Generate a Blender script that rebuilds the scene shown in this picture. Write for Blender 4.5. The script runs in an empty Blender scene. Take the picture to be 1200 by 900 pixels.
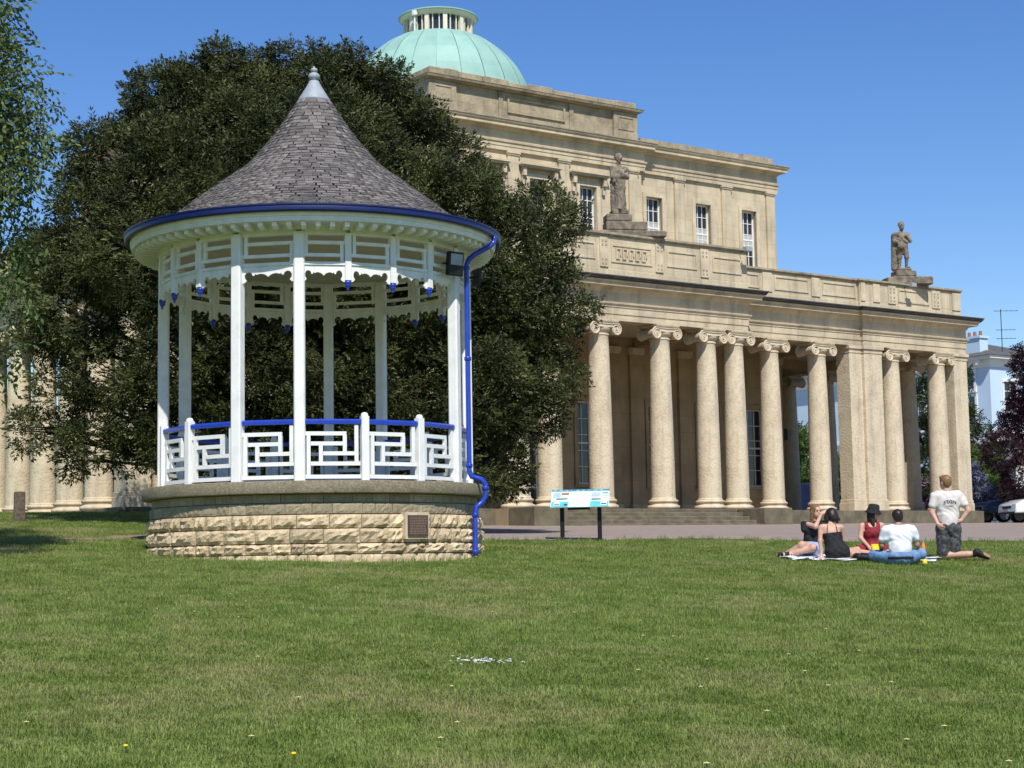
import bpy, math, random
import numpy as np
from mathutils import Vector, Matrix
random.seed(7)
rng = np.random.default_rng(7)
R = math.radians
scene = bpy.context.scene
COL = scene.collection

# ------------------------------------------------------------------ camera, sky, sun
EYE = 1.7
cam_data = bpy.data.cameras.new('camera')
cam_data.sensor_width = 36.0
cam_data.lens = 60.0
cam_data.clip_end = 6000
cam = bpy.data.objects.new('camera', cam_data)
COL.objects.link(cam)
cam.matrix_world = (Matrix.Translation((0, 0, EYE)) @ Matrix.Rotation(R(90 + 5.9), 4, 'X')
                    @ Matrix.Rotation(R(-0.94), 4, 'Z'))
scene.camera = cam

SUN_AZ, SUN_EL = R(10.6), R(51)          # azimuth measured from straight behind the camera towards the right
S = Vector((math.sin(SUN_AZ) * math.cos(SUN_EL), -math.cos(SUN_AZ) * math.cos(SUN_EL), math.sin(SUN_EL)))
world = bpy.data.worlds.new('World')
scene.world = world
world.use_nodes = True
wn = world.node_tree
sky = wn.nodes.new('ShaderNodeTexSky')
sky.sky_type = 'NISHITA'
sky.sun_disc = False
sky.sun_elevation = SUN_EL
sky.sun_rotation = math.atan2(S.x, S.y)
sky.altitude = 60
sky.air_density = 1.0
sky.dust_density = 0.0
sky.ozone_density = 3.0
bg = wn.nodes['Background']
bg.inputs['Strength'].default_value = 0.112
hs = wn.nodes.new('ShaderNodeHueSaturation')
hs.inputs['Saturation'].default_value = 1.27
hs.inputs['Hue'].default_value = 0.512
wn.links.new(sky.outputs[0], hs.inputs['Color'])
wn.links.new(hs.outputs[0], bg.inputs['Color'])
sun_l = bpy.data.lights.new('sun', 'SUN')
sun_l.energy = 4.4
sun_l.angle = R(0.53)
sun_l.color = (1.0, 0.955, 0.88)
sun = bpy.data.objects.new('sun', sun_l)
COL.objects.link(sun)
sun.rotation_euler = S.to_track_quat('Z', 'Y').to_euler()
sun.location = S * 100
vs = scene.view_settings
vs.view_transform = 'Standard'
vs.look = 'None'
vs.gamma = 1.0
vs.use_curve_mapping = False
vs.exposure = 0.3
scene.render.engine = 'CYCLES'
scene.cycles.use_denoising = True
scene.cycles.max_bounces = 6
scene.cycles.transparent_max_bounces = 4

# ------------------------------------------------------------------ materials
def mat(name, col, col2=None, scale=6.0, rough=0.75, bump=0.0, bscale=40.0, detail=6.0, island=0.0,
        stain=None, stain_scale=1.2, stain_amt=0.5, spec=0.3, coords='Object', joints=None, metallic=0.0, world_pos=False,
        lo=0.35, hi=0.65, streak=0.0):
    m = bpy.data.materials.new(name)
    m.use_nodes = True
    nt = m.node_tree
    N, L = nt.nodes, nt.links
    b = N['Principled BSDF']
    b.inputs['Roughness'].default_value = rough
    b.inputs['Specular IOR Level'].default_value = spec
    b.inputs['Metallic'].default_value = metallic
    if world_pos:
        vec = N.new('ShaderNodeNewGeometry').outputs['Position']
    else:
        vec = N.new('ShaderNodeTexCoord').outputs[coords]
    col2 = col2 or tuple(c * 0.8 for c in col)
    no = N.new('ShaderNodeTexNoise')
    no.inputs['Scale'].default_value = scale
    no.inputs['Detail'].default_value = detail
    L.new(vec, no.inputs['Vector'])
    mr = N.new('ShaderNodeMapRange')
    mr.inputs[1].default_value = lo
    mr.inputs[2].default_value = hi
    L.new(no.outputs['Fac'], mr.inputs[0])
    mx = N.new('ShaderNodeMix')
    mx.data_type = 'RGBA'
    mx.inputs[6].default_value = (*col, 1)
    mx.inputs[7].default_value = (*col2, 1)
    L.new(mr.outputs[0], mx.inputs[0])
    out = mx.outputs[2]
    if stain:
        n2 = N.new('ShaderNodeTexNoise')
        n2.inputs['Scale'].default_value = stain_scale
        n2.inputs['Detail'].default_value = 8
        n2.inputs['Roughness'].default_value = 0.65
        L.new(vec, n2.inputs['Vector'])
        r2 = N.new('ShaderNodeMapRange')
        r2.inputs[1].default_value = 0.48
        r2.inputs[2].default_value = 0.72
        r2.inputs[4].default_value = stain_amt
        L.new(n2.outputs['Fac'], r2.inputs[0])
        m2 = N.new('ShaderNodeMix')
        m2.data_type = 'RGBA'
        L.new(r2.outputs[0], m2.inputs[0])
        L.new(out, m2.inputs[6])
        m2.inputs[7].default_value = (*stain, 1)
        out = m2.outputs[2]
    if streak:                                   # rain streaks running down the stone
        mp = N.new('ShaderNodeMapping'); mp.inputs['Scale'].default_value = (2.6, 2.6, 0.22)
        L.new(vec, mp.inputs['Vector'])
        ns = N.new('ShaderNodeTexNoise'); ns.inputs['Scale'].default_value = 1.0; ns.inputs['Detail'].default_value = 6; ns.inputs['Roughness'].default_value = 0.7
        L.new(mp.outputs[0], ns.inputs['Vector'])
        rs = N.new('ShaderNodeMapRange'); rs.inputs[1].default_value = 0.50; rs.inputs[2].default_value = 0.70; rs.inputs[4].default_value = streak
        L.new(ns.outputs['Fac'], rs.inputs[0])
        ms_ = N.new('ShaderNodeMix'); ms_.data_type = 'RGBA'
        L.new(rs.outputs[0], ms_.inputs[0]); L.new(out, ms_.inputs[6]); ms_.inputs[7].default_value = (0.17, 0.15, 0.115, 1)
        out = ms_.outputs[2]
    if joints:                                   # fine ashlar joints: (block length, course height)
        sep = N.new('ShaderNodeSeparateXYZ')
        L.new(vec, sep.inputs[0])
        ad = N.new('ShaderNodeMath')
        L.new(sep.outputs[0], ad.inputs[0]); L.new(sep.outputs[1], ad.inputs[1])
        cb = N.new('ShaderNodeCombineXYZ')
        L.new(ad.outputs[0], cb.inputs[0]); L.new(sep.outputs[2], cb.inputs[1])
        br = N.new('ShaderNodeTexBrick')
        br.inputs['Scale'].default_value = 1.0
        br.inputs['Brick Width'].default_value = joints[0]
        br.inputs['Row Height'].default_value = joints[1]
        br.inputs['Mortar Size'].default_value = 0.009
        br.inputs['Mortar Smooth'].default_value = 0.2
        br.inputs['Color1'].default_value = (1.03, 1.02, 0.99, 1)
        br.inputs['Color2'].default_value = (0.93, 0.92, 0.90, 1)
        br.inputs['Mortar'].default_value = (0.80, 0.77, 0.72, 1)
        L.new(cb.outputs[0], br.inputs['Vector'])
        m3 = N.new('ShaderNodeMix')
        m3.data_type = 'RGBA'
        m3.blend_type = 'MULTIPLY'
        m3.inputs[0].default_value = 1.0
        L.new(out, m3.inputs[6]); L.new(br.outputs['Color'], m3.inputs[7])
        out = m3.outputs[2]
    if island:
        ge = N.new('ShaderNodeNewGeometry')
        oi = N.new('ShaderNodeObjectInfo')
        ad = N.new('ShaderNodeMath')
        L.new(ge.outputs['Random Per Island'], ad.inputs[0]); L.new(oi.outputs['Random'], ad.inputs[1])
        fr = N.new('ShaderNodeMath'); fr.operation = 'FRACT'
        L.new(ad.outputs[0], fr.inputs[0])
        r3 = N.new('ShaderNodeMapRange')
        r3.inputs[3].default_value = 1 - island
        r3.inputs[4].default_value = 1 + island
        L.new(fr.outputs[0], r3.inputs[0])
        m4 = N.new('ShaderNodeMix')
        m4.data_type = 'RGBA'; m4.blend_type = 'MULTIPLY'; m4.inputs[0].default_value = 1.0
        L.new(out, m4.inputs[6]); L.new(r3.outputs[0], m4.inputs[7])
        out = m4.outputs[2]
    L.new(out, b.inputs['Base Color'])
    if bump:
        nb = N.new('ShaderNodeTexNoise')
        nb.inputs['Scale'].default_value = bscale
        nb.inputs['Detail'].default_value = 5
        L.new(vec, nb.inputs['Vector'])
        bp = N.new('ShaderNodeBump')
        bp.inputs['Strength'].default_value = bump
        bp.inputs['Distance'].default_value = 0.02
        L.new(nb.outputs['Fac'], bp.inputs['Height'])
        L.new(bp.outputs['Normal'], b.inputs['Normal'])
    return m

def leaf_mat(name, col, col2, scale=0.8, island=0.35, trans=0.25, rough=0.55):
    m = mat(name, col, col2, scale=scale, rough=rough, island=island, world_pos=True, spec=0.25, detail=3)
    nt = m.node_tree
    b = nt.nodes['Principled BSDF']
    tr = nt.nodes.new('ShaderNodeBsdfTranslucent')
    src = b.inputs['Base Color'].links[0].from_socket
    nt.links.new(src, tr.inputs['Color'])
    ms = nt.nodes.new('ShaderNodeMixShader')
    ms.inputs[0].default_value = trans
    nt.links.new(b.outputs[0], ms.inputs[1]); nt.links.new(tr.outputs[0], ms.inputs[2])
    nt.links.new(ms.outputs[0], nt.nodes['Material Output'].inputs['Surface'])
    return m

M = {}
M['stone'] = mat('limestone_ashlar', streak=0.5, col=(0.62, 0.525, 0.37), col2=(0.52, 0.435, 0.305), scale=1.6, rough=0.9, bump=0.35, bscale=30,
                 stain=(0.24, 0.20, 0.145), stain_scale=0.9, stain_amt=0.42, joints=(1.3, 0.55))
M['stone_plain'] = mat('limestone', streak=0.5, col=(0.64, 0.54, 0.385), col2=(0.52, 0.43, 0.295), scale=2.2, rough=0.9, bump=0.35, bscale=30,
                       stain=(0.25, 0.21, 0.15), stain_scale=1.3, stain_amt=0.4)
M['stone_col'] = mat('limestone_column', streak=0.45, col=(0.62, 0.525, 0.37), col2=(0.40, 0.325, 0.215), scale=13, lo=0.55, hi=0.78, rough=0.92, bump=1.0, bscale=14,
                     stain=(0.30, 0.245, 0.165), stain_scale=1.6, stain_amt=0.5)
M['stone_grey'] = mat('weathered_limestone', streak=0.6, col=(0.43, 0.36, 0.25), col2=(0.32, 0.27, 0.19), scale=2.0, rough=0.95, bump=0.8, bscale=18,
                      stain=(0.12, 0.11, 0.095), stain_scale=2.2, stain_amt=0.7, joints=(1.5, 0.5))
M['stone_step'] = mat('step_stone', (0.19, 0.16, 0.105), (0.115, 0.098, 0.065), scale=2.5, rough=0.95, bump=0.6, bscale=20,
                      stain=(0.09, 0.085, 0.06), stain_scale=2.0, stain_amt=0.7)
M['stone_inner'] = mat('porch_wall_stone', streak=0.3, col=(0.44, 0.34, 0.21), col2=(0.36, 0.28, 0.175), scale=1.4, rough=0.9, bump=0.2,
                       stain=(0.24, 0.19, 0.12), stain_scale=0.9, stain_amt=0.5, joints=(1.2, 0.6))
M['statue'] = mat('statue_stone', (0.27, 0.225, 0.165), (0.15, 0.125, 0.095), scale=5, rough=0.95, bump=0.8, bscale=25,
                  stain=(0.05, 0.048, 0.042), stain_scale=4.0, stain_amt=0.8)
M['lead'] = mat('dark_lead', (0.045, 0.043, 0.042), (0.075, 0.07, 0.062), scale=3, rough=0.7, bump=0.3)
M['copper'] = mat('green_copper', (0.29, 0.47, 0.405), (0.24, 0.41, 0.355), scale=1.2, rough=0.6, bump=0.1, island=0.06)
M['cream'] = mat('cream_paint', (0.72, 0.66, 0.52), (0.66, 0.60, 0.47), scale=4, rough=0.6)
M['white'] = mat('white_paint', (0.80, 0.80, 0.79), (0.74, 0.74, 0.72), scale=5, rough=0.5, bump=0.08, bscale=50, stain=(0.55, 0.53, 0.48), stain_scale=3.5, stain_amt=0.45, streak=0.13)
M['ceil'] = mat('cream_boards', (0.50, 0.46, 0.385), (0.44, 0.405, 0.34), scale=3, rough=0.6)
M['blue'] = mat('royal_blue_gloss', (0.018, 0.055, 0.42), (0.015, 0.045, 0.36), scale=6, rough=0.25, spec=0.5)
M['navy'] = mat('gutter_blue', (0.006, 0.014, 0.11), (0.005, 0.012, 0.09), scale=6, rough=0.4, spec=0.5)
M['shingle'] = mat('weathered_shingle', (0.195, 0.178, 0.168), (0.12, 0.108, 0.104), scale=14, rough=0.9, bump=0.5, bscale=60, island=0.42)
M['leadgrey'] = mat('lead_cap_grey', (0.33, 0.37, 0.41), (0.27, 0.31, 0.34), scale=8, rough=0.5)
M['coping'] = mat('aggregate_coping', (0.31, 0.265, 0.185), (0.20, 0.17, 0.115), scale=28, rough=0.95, bump=0.9, bscale=70,
                  stain=(0.10, 0.085, 0.05), stain_scale=2.5, stain_amt=0.55)
M['rubble'] = mat('rockfaced_stone', (0.62, 0.50, 0.335), (0.46, 0.35, 0.21), scale=5, rough=0.95, bump=0.9, bscale=22, island=0.22,
                  stain=(0.27, 0.21, 0.12), stain_scale=6, stain_amt=0.5)
M['mortar'] = mat('mortar', (0.27, 0.225, 0.15), (0.2, 0.165, 0.11), scale=12, rough=0.95, bump=0.5)  # mortar, its colour darkened to deepen the shade between plinth blocks
M['dressed'] = mat('dressed_stone', (0.38, 0.325, 0.22), (0.28, 0.235, 0.15), scale=8, rough=0.95, bump=0.6, bscale=30, island=0.18)
M['bronze'] = mat('bronze_plaque', (0.13, 0.075, 0.055), (0.10, 0.06, 0.045), scale=20, rough=0.5, metallic=0.3)
M['bronze_hi'] = mat('bronze_lettering', (0.30, 0.22, 0.17), None, rough=0.5, metallic=0.3)
M['black'] = mat('black_metal', (0.012, 0.012, 0.013), None, rough=0.45)
M['glass'] = mat('dark_window_glass', (0.02, 0.024, 0.03), (0.03, 0.035, 0.042), scale=1.2, rough=0.06, spec=0.6)
M['blind'] = mat('pale_blind', (0.5, 0.5, 0.47), None, rough=0.8)
M['wood'] = mat('old_post_wood', (0.16, 0.125, 0.09), (0.08, 0.06, 0.045), scale=12, rough=0.95, bump=0.8)
M['bark'] = mat('bark', (0.085, 0.062, 0.045), (0.05, 0.037, 0.028), scale=9, rough=0.95, bump=1.0, bscale=14)
M['yew'] = leaf_mat('yew_leaf', (0.020, 0.030, 0.009), (0.093, 0.104, 0.032), scale=1.4, island=0.5, trans=0.12)
M['birch'] = leaf_mat('birch_leaf', (0.075, 0.11, 0.035), (0.15, 0.20, 0.07), scale=2.0, island=0.5, trans=0.3, rough=0.8)
M['plum'] = leaf_mat('purple_leaf', (0.022, 0.008, 0.014), (0.045, 0.016, 0.024), scale=1.0, island=0.5, trans=0.15)
M['green'] = leaf_mat('shrub_leaf', (0.055, 0.11, 0.02), (0.11, 0.17, 0.04), scale=0.8, island=0.4, trans=0.3)
M['dgreen'] = leaf_mat('dark_shrub_leaf', (0.03, 0.055, 0.018), (0.06, 0.09, 0.03), scale=0.8, island=0.4, trans=0.2)
M['lilac'] = leaf_mat('lilac_petal', (0.55, 0.24, 0.58), (0.62, 0.34, 0.66), scale=2, island=0.3, trans=0.3)
M['ceano'] = leaf_mat('blue_flower_leaf', (0.10, 0.11, 0.19), (0.16, 0.17, 0.27), scale=2, island=0.3, trans=0.2)
M['path'] = mat('tarmac_path', (0.295, 0.235, 0.20), (0.245, 0.195, 0.165), scale=3, rough=0.95, bump=0.4, bscale=60,
                stain=(0.20, 0.165, 0.145), stain_scale=0.7, stain_amt=0.5)
M['pblue'] = mat('pale_blue_stucco', (0.52, 0.66, 0.78), (0.48, 0.62, 0.74), scale=0.7, rough=0.85)
M['swhite'] = mat('white_stucco', (0.76, 0.76, 0.74), (0.7, 0.7, 0.68), scale=0.7, rough=0.85)
M['slate'] = mat('slate_roof', (0.12, 0.115, 0.11), (0.09, 0.085, 0.085), scale=5, rough=0.8)
M['teal'] = mat('teal_paint', (0.10, 0.33, 0.33), None, rough=0.5)

# ------------------------------------------------------------------ mesh helpers
class MB:
    def __init__(s):
        s.v, s.f = [], []
    def add(s, V, F):
        o = len(s.v)
        s.v += [tuple(p) for p in V]
        s.f += [tuple(i + o for i in q) for q in F]
        return s
    def box(s, x0, x1, y0, y1, z0, z1, mtx=None):
        V = [Vector((x, y, z)) for z in (z0, z1) for y in (y0, y1) for x in (x0, x1)]
        if mtx: V = [mtx @ p for p in V]
        return s.add(V, [(0, 2, 3, 1), (4, 5, 7, 6), (0, 1, 5, 4), (1, 3, 7, 5), (3, 2, 6, 7), (2, 0, 4, 6)])
    def lathe(s, prof, n=24, a0=0.0, a1=2 * math.pi, c=(0, 0, 0), cap=True):
        full = abs(a1 - a0 - 2 * math.pi) < 1e-6
        k = n if full else n + 1
        V = [(c[0] + r * math.cos(a0 + (a1 - a0) * i / n), c[1] + r * math.sin(a0 + (a1 - a0) * i / n), c[2] + z) for (r, z) in prof for i in range(k)]
        F = []
        for j in range(len(prof) - 1):
            for i in range(n):
                i2 = (i + 1) % k
                F.append((j * k + i, j * k + i2, (j + 1) * k + i2, (j + 1) * k + i))
        if full and cap:
            if prof[0][0] > 1e-4: F.append(tuple(range(k - 1, -1, -1)))
            if prof[-1][0] > 1e-4: F.append(tuple((len(prof) - 1) * k + i for i in range(k)))
        return s.add(V, F)
    def tube(s, pts, rad, n=8, cap=True):
        pts = [Vector(p) for p in pts]
        rs = rad if isinstance(rad, (list, tuple)) else [rad] * len(pts)
        V, F = [], []
        up = None
        for i, p in enumerate(pts):
            d = (pts[min(i + 1, len(pts) - 1)] - pts[max(i - 1, 0)]).normalized()
            if up is None:
                up = d.orthogonal().normalized()
            a = (up - d * up.dot(d))
            a = a.normalized() if a.length > 1e-6 else d.orthogonal().normalized()
            up = a
            b = d.cross(a)
            for k in range(n):
                t = 2 * math.pi * k / n
                V.append(p + (a * math.cos(t) + b * math.sin(t)) * rs[i])
        for i in range(len(pts) - 1):
            for k in range(n):
                F.append((i * n + k, i * n + (k + 1) % n, (i + 1) * n + (k + 1) % n, (i + 1) * n + k))
        if cap:
            F.append(tuple(range(n - 1, -1, -1)))
            F.append(tuple((len(pts) - 1) * n + k for k in range(n)))
        return s.add(V, F)
    def sweep(s, prof, path, closed=False):
        """closed profile of (outward offset, z) swept along plan points; outward is right of travel"""
        n = len(path)
        mit = []
        for i in range(n):
            def nrm(a, b):
                d = (Vector(b) - Vector(a)).normalized()
                return Vector((d.y, -d.x))
            a = nrm(path[i - 1], path[i]) if (i > 0 or closed) else None
            b = nrm(path[i], path[(i + 1) % n]) if (i < n - 1 or closed) else None
            if a is None: m = b
            elif b is None: m = a
            else:
                m = (a + b)
                m = m / (1 + a.dot(b))
            mit.append(m)
        k = len(prof)
        V = [(path[i][0] + mit[i].x * o, path[i][1] + mit[i].y * o, z) for i in range(n) for (o, z) in prof]
        F = []
        for i in range(n if closed else n - 1):
            j = (i + 1) % n
            for q in range(k):
                q2 = (q + 1) % k
                F.append((i * k + q, i * k + q2, j * k + q2, j * k + q))
        if not closed:
            F.append(tuple(range(k)))
            F.append(tuple((n - 1) * k + q for q in range(k - 1, -1, -1)))
        return s.add(V, F)
    def extrude(s, poly, mtx, depth):
        """2-D polygon in the local xz plane extruded along local y"""
        n = len(poly)
        V = [mtx @ Vector((x, 0, z)) for x, z in poly] + [mtx @ Vector((x, depth, z)) for x, z in poly]
        F = [tuple(range(n)), tuple(range(2 * n - 1, n - 1, -1))]
        F += [(i, n + i, n + (i + 1) % n, (i + 1) % n) for i in range(n)]
        return s.add(V, F)
    def mesh(s, name, material, smooth=False):
        me = bpy.data.meshes.new(name)
        me.from_pydata(s.v, [], s.f)
        if smooth:
            me.polygons.foreach_set('use_smooth', [True] * len(me.polygons))
        for mm in (material if isinstance(material, (list, tuple)) else [material]):
            me.materials.append(mm)
        me.update()
        return me
    def build(s, name, material, parent=None, smooth=False, loc=None, rotz=None, mtx=None):
        return inst(name, s.mesh(name, material, smooth), parent, loc, rotz, mtx)

def inst(name, me, parent=None, loc=None, rotz=None, mtx=None, scale=None):
    o = bpy.data.objects.new(name, me)
    COL.objects.link(o)
    if parent is not None: o.parent = parent
    if mtx is not None: o.matrix_basis = mtx
    if loc is not None: o.location = loc
    if rotz is not None: o.rotation_euler = (0, 0, rotz)
    if scale is not None: o.scale = scale
    return o

def tag(o, label=None, cat=None, group=None, kind=None):
    if label: o['label'] = label
    if cat: o['category'] = cat
    if group: o['group'] = group
    if kind: o['kind'] = kind
    return o

def empty(name, loc=(0, 0, 0), rotz=0.0):
    o = bpy.data.objects.new(name, None)
    COL.objects.link(o)
    o.location = loc
    o.rotation_euler = (0, 0, rotz)
    o.empty_display_size = 0.2
    return o

def autosmooth(o, ang=35):
    me = o.data
    me.polygons.foreach_set('use_smooth', [True] * len(me.polygons))
    me.set_sharp_from_angle(angle=R(ang))
    return o

def np_mesh(name, V, F, material, smooth=False, midx=None):
    V = np.asarray(V, np.float32); F = np.asarray(F, np.int32)
    me = bpy.data.meshes.new(name)
    me.vertices.add(len(V)); me.vertices.foreach_set('co', V.ravel())
    k = F.shape[1]
    me.loops.add(F.size); me.loops.foreach_set('vertex_index', F.ravel())
    me.polygons.add(len(F))
    me.polygons.foreach_set('loop_start', np.arange(0, F.size, k, dtype=np.int32))
    me.polygons.foreach_set('loop_total', np.full(len(F), k, np.int32))
    if smooth: me.polygons.foreach_set('use_smooth', np.ones(len(F), bool))
    for mm in (material if isinstance(material, (list, tuple)) else [material]):
        me.materials.append(mm)
    if midx is not None: me.polygons.foreach_set('material_index', np.asarray(midx, np.int32))
    me.update(calc_edges=True)
    me.validate()
    return me

# ------------------------------------------------------------------ terrain
def sstep(a, b, x):
    t = np.clip((x - a) / (b - a), 0, 1)
    return t * t * (3 - 2 * t)
def smin(a, b, k):
    h = np.clip(0.5 + 0.5 * (b - a) / k, 0, 1)
    return b * (1 - h) + a * h - k * h * (1 - h)
def edge_y(x):
    return 32.7 + 0.22 * x
def gz(x, y):
    x = np.asarray(x, float); y = np.asarray(y, float)
    xc = np.clip(x, -60, 60); yc = np.clip(y, -40, 120)
    lawn = smin(0.064 * yc - 0.033 * xc, np.full_like(xc * yc, 3.22), 0.5)
    path = smin(0.977 + 0.034 * yc - 0.02 * xc, np.full_like(xc * yc, 3.05), 0.5)
    w = sstep(0, 5, y - edge_y(x)) * sstep(-7.5, -2.5, x)
    z = lawn * (1 - w) + path * w
    z = z + 0.025 * np.sin(x * 0.9 + 1.3) * np.sin(y * 0.7) * (1 - w) * np.exp(-((x / 30) ** 2))
    return z
def g(x, y): return float(gz(x, y))

# ------------------------------------------------------------------ ground
def axis(lo, hi, step, far):
    a = np.arange(lo, hi + 1e-6, step)
    out = [hi * 1.0]
    s = step; p = hi; up = []
    while p < far:
        s *= 1.45; p += s; up.append(p)
    s = step; p = lo; dn = []
    while p > -far:
        s *= 1.45; p -= s; dn.append(p)
    return np.array(dn[::-1] + list(a) + up)

def grid_mesh(name, xs, ys, zf, material):
    X, Y = np.meshgrid(xs, ys)
    Z = zf(X, Y)
    V = np.stack([X.ravel(), Y.ravel(), Z.ravel()], 1)
    nx, ny = len(xs), len(ys)
    i, j = np.meshgrid(np.arange(nx - 1), np.arange(ny - 1))
    a = (j * nx + i).ravel()
    F = np.stack([a, a + 1, a + nx + 1, a + nx], 1)
    return np_mesh(name, V, F, material, smooth=True)

def lawn_material():
    m = bpy.data.materials.new('lawn_ground')
    m.use_nodes = True
    nt = m.node_tree; N, L = nt.nodes, nt.links
    b = N['Principled BSDF']
    b.inputs['Roughness'].default_value = 0.95
    b.inputs['Specular IOR Level'].default_value = 0.1
    pos = N.new('ShaderNodeNewGeometry').outputs['Position']
    def noise(sc, det=6, rough=0.6, strx=1.0):
        n = N.new('ShaderNodeTexNoise')
        n.inputs['Scale'].default_value = sc; n.inputs['Detail'].default_value = det; n.inputs['Roughness'].default_value = rough
        L.new(pos, n.inputs['Vector'])
        return n.outputs['Fac']
    def rng_(s, a, b2, c=0.0, d=1.0):
        r = N.new('ShaderNodeMapRange')
        for k, v in zip((1, 2, 3, 4), (a, b2, c, d)): r.inputs[k].default_value = v
        L.new(s, r.inputs[0]); return r.outputs[0]
    def mix(f, a, c):
        x = N.new('ShaderNodeMix'); x.data_type = 'RGBA'
        if f is not None: L.new(f, x.inputs[0])
        for k, v in ((6, a), (7, c)):
            if isinstance(v, tuple): x.inputs[k].default_value = (*v, 1)
            else: L.new(v, x.inputs[k])
        return x.outputs[2]
    c = mix(rng_(noise(9, 8, 0.7), 0.35, 0.65), (0.09, 0.14, 0.026), (0.18, 0.225, 0.055))
    c = mix(rng_(noise(0.45, 5), 0.5, 0.72, 0, 0.7), c, (0.26, 0.22, 0.095))
    # two worn earth patches on the bank beside the bandstand
    sep = N.new('ShaderNodeSeparateXYZ'); L.new(pos, sep.inputs[0])
    def patch(cx, cy, rx, ry):
        v = N.new('ShaderNodeVectorMath'); v.operation = 'SUBTRACT'
        L.new(pos, v.inputs[0]); v.inputs[1].default_value = (cx, cy, 0)
        m2 = N.new('ShaderNodeVectorMath'); m2.operation = 'MULTIPLY'
        L.new(v.outputs[0], m2.inputs[0]); m2.inputs[1].default_value = (1 / rx, 1 / ry, 0)
        l = N.new('ShaderNodeVectorMath'); l.operation = 'LENGTH'
        L.new(m2.outputs[0], l.inputs[0])
        ad = N.new('ShaderNodeMath'); L.new(l.outputs['Value'], ad.inputs[0])
        nn = rng_(noise(1.6, 6), 0.3, 0.7, -0.5, 0.5)
        L.new(nn, ad.inputs[1])
        return rng_(ad.outputs[0], 0.75, 1.05, 1.0, 0.0)
    earth = mix(rng_(noise(6, 6), 0.35, 0.65), (0.27, 0.21, 0.15), (0.20, 0.15, 0.10))
    for pa in EARTH:
        c = mix(patch(*pa), c, earth)
    L.new(c, b.inputs['Base Color'])
    bp = N.new('ShaderNodeBump'); bp.inputs['Strength'].default_value = 0.6; bp.inputs['Distance'].default_value = 0.03
    L.new(noise(40, 4), bp.inputs['Height']); L.new(bp.outputs[0], b.inputs['Normal'])
    return m
EARTH = [(-6.8, 31.3, 0.85, 1.4), (-7.7, 30.1, 0.95, 0.6), (-6.3, 30.5, 0.6, 0.8)]
M['lawn'] = lawn_material()
lawn = inst('lawn', grid_mesh('lawn', axis(-30, 32, 0.5, 2500), axis(-6, 80, 0.5, 2500), gz, M['lawn']))
tag(lawn, kind='structure')

# path and forecourt: fan of rows from the lawn edge outwards
xs = np.arange(-5.0, 90, 0.5)
ts = np.concatenate([np.arange(0, 30, 0.5), np.arange(30, 95, 2.5)])
XX, TT = np.meshgrid(xs, ts)
YY = edge_y(np.minimum(XX, 30)) + TT + 0.05 * np.sin(XX * 2.1) * (TT < 0.1) + 0.04 * np.sin(XX * 5.3 + 1) * (TT < 0.1)
ZZ = gz(XX, YY) + 0.012 + 0.02 * sstep(0, 1, TT)
nx, ny = len(xs), len(ts)
ii, jj = np.meshgrid(np.arange(nx - 1), np.arange(ny - 1)); aa = (jj * nx + ii).ravel()
pth = inst('path', np_mesh('path', np.stack([XX.ravel(), YY.ravel(), ZZ.ravel()], 1), np.stack([aa, aa + 1, aa + nx + 1, aa + nx], 1), M['path'], smooth=True))
tag(pth, kind='structure')

# ------------------------------------------------------------------ grass (nobody could count it)
BX, BY, BROT, BZ = -3.22, 27.81, R(6.6), EYE
def grass_mat():
    m = leaf_mat('grass_blade', (0.128, 0.19, 0.034), (0.235, 0.29, 0.078), scale=2.2, island=0.35, trans=0.3, rough=0.6)
    nt = m.node_tree; N, L = nt.nodes, nt.links
    b = N['Principled BSDF']
    src = b.inputs['Base Color'].links[0].from_socket
    geo = N.new('ShaderNodeNewGeometry')
    no = N.new('ShaderNodeTexNoise'); no.inputs['Scale'].default_value = 0.55; no.inputs['Detail'].default_value = 7; no.inputs['Roughness'].default_value = 0.65
    L.new(geo.outputs['Position'], no.inputs['Vector'])
    r = N.new('ShaderNodeMapRange'); r.inputs[1].default_value = 0.50; r.inputs[2].default_value = 0.68; r.inputs[4].default_value = 0.74
    L.new(no.outputs['Fac'], r.inputs[0])
    x = N.new('ShaderNodeMix'); x.data_type = 'RGBA'
    L.new(r.outputs[0], x.inputs[0]); L.new(src, x.inputs[6]); x.inputs[7].default_value = (0.37, 0.325, 0.15, 1)
    L.new(x.outputs[2], b.inputs['Base Color'])
    for n in N:
        if n.type == 'BSDF_TRANSLUCENT': L.new(x.outputs[2], n.inputs['Color'])
    return m
M['grass'] = grass_mat()
def tuft(seed, nb, h, spread):
    r = random.Random(seed); mb = MB()
    for k in range(nb):
        a = r.uniform(0, 6.283); d = spread * math.sqrt(r.random())
        x, y = d * math.cos(a), d * math.sin(a)
        t = r.uniform(0, 6.283); w = r.uniform(0.0018, 0.0036)
        hh = h * r.uniform(0.5, 1.25); bend = hh * r.uniform(0.2, 0.9)
        bx, by = math.cos(t), math.sin(t)
        px, py = -by * w, bx * w
        mb.add([(x - px, y - py, -0.01), (x + px, y + py, -0.01),
                (x + bx * bend * .3 + px * .8, y + by * bend * .3 + py * .8, hh * .6), (x + bx * bend * .3 - px * .8, y + by * bend * .3 - py * .8, hh * .6),
                (x + bx * bend, y + by * bend, hh)], [(0, 1, 2, 3), (3, 2, 4)])
    me = mb.mesh('grass_tuft', M['grass'])
    return bpy.data.objects.new('grass_tuft', me)
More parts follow.
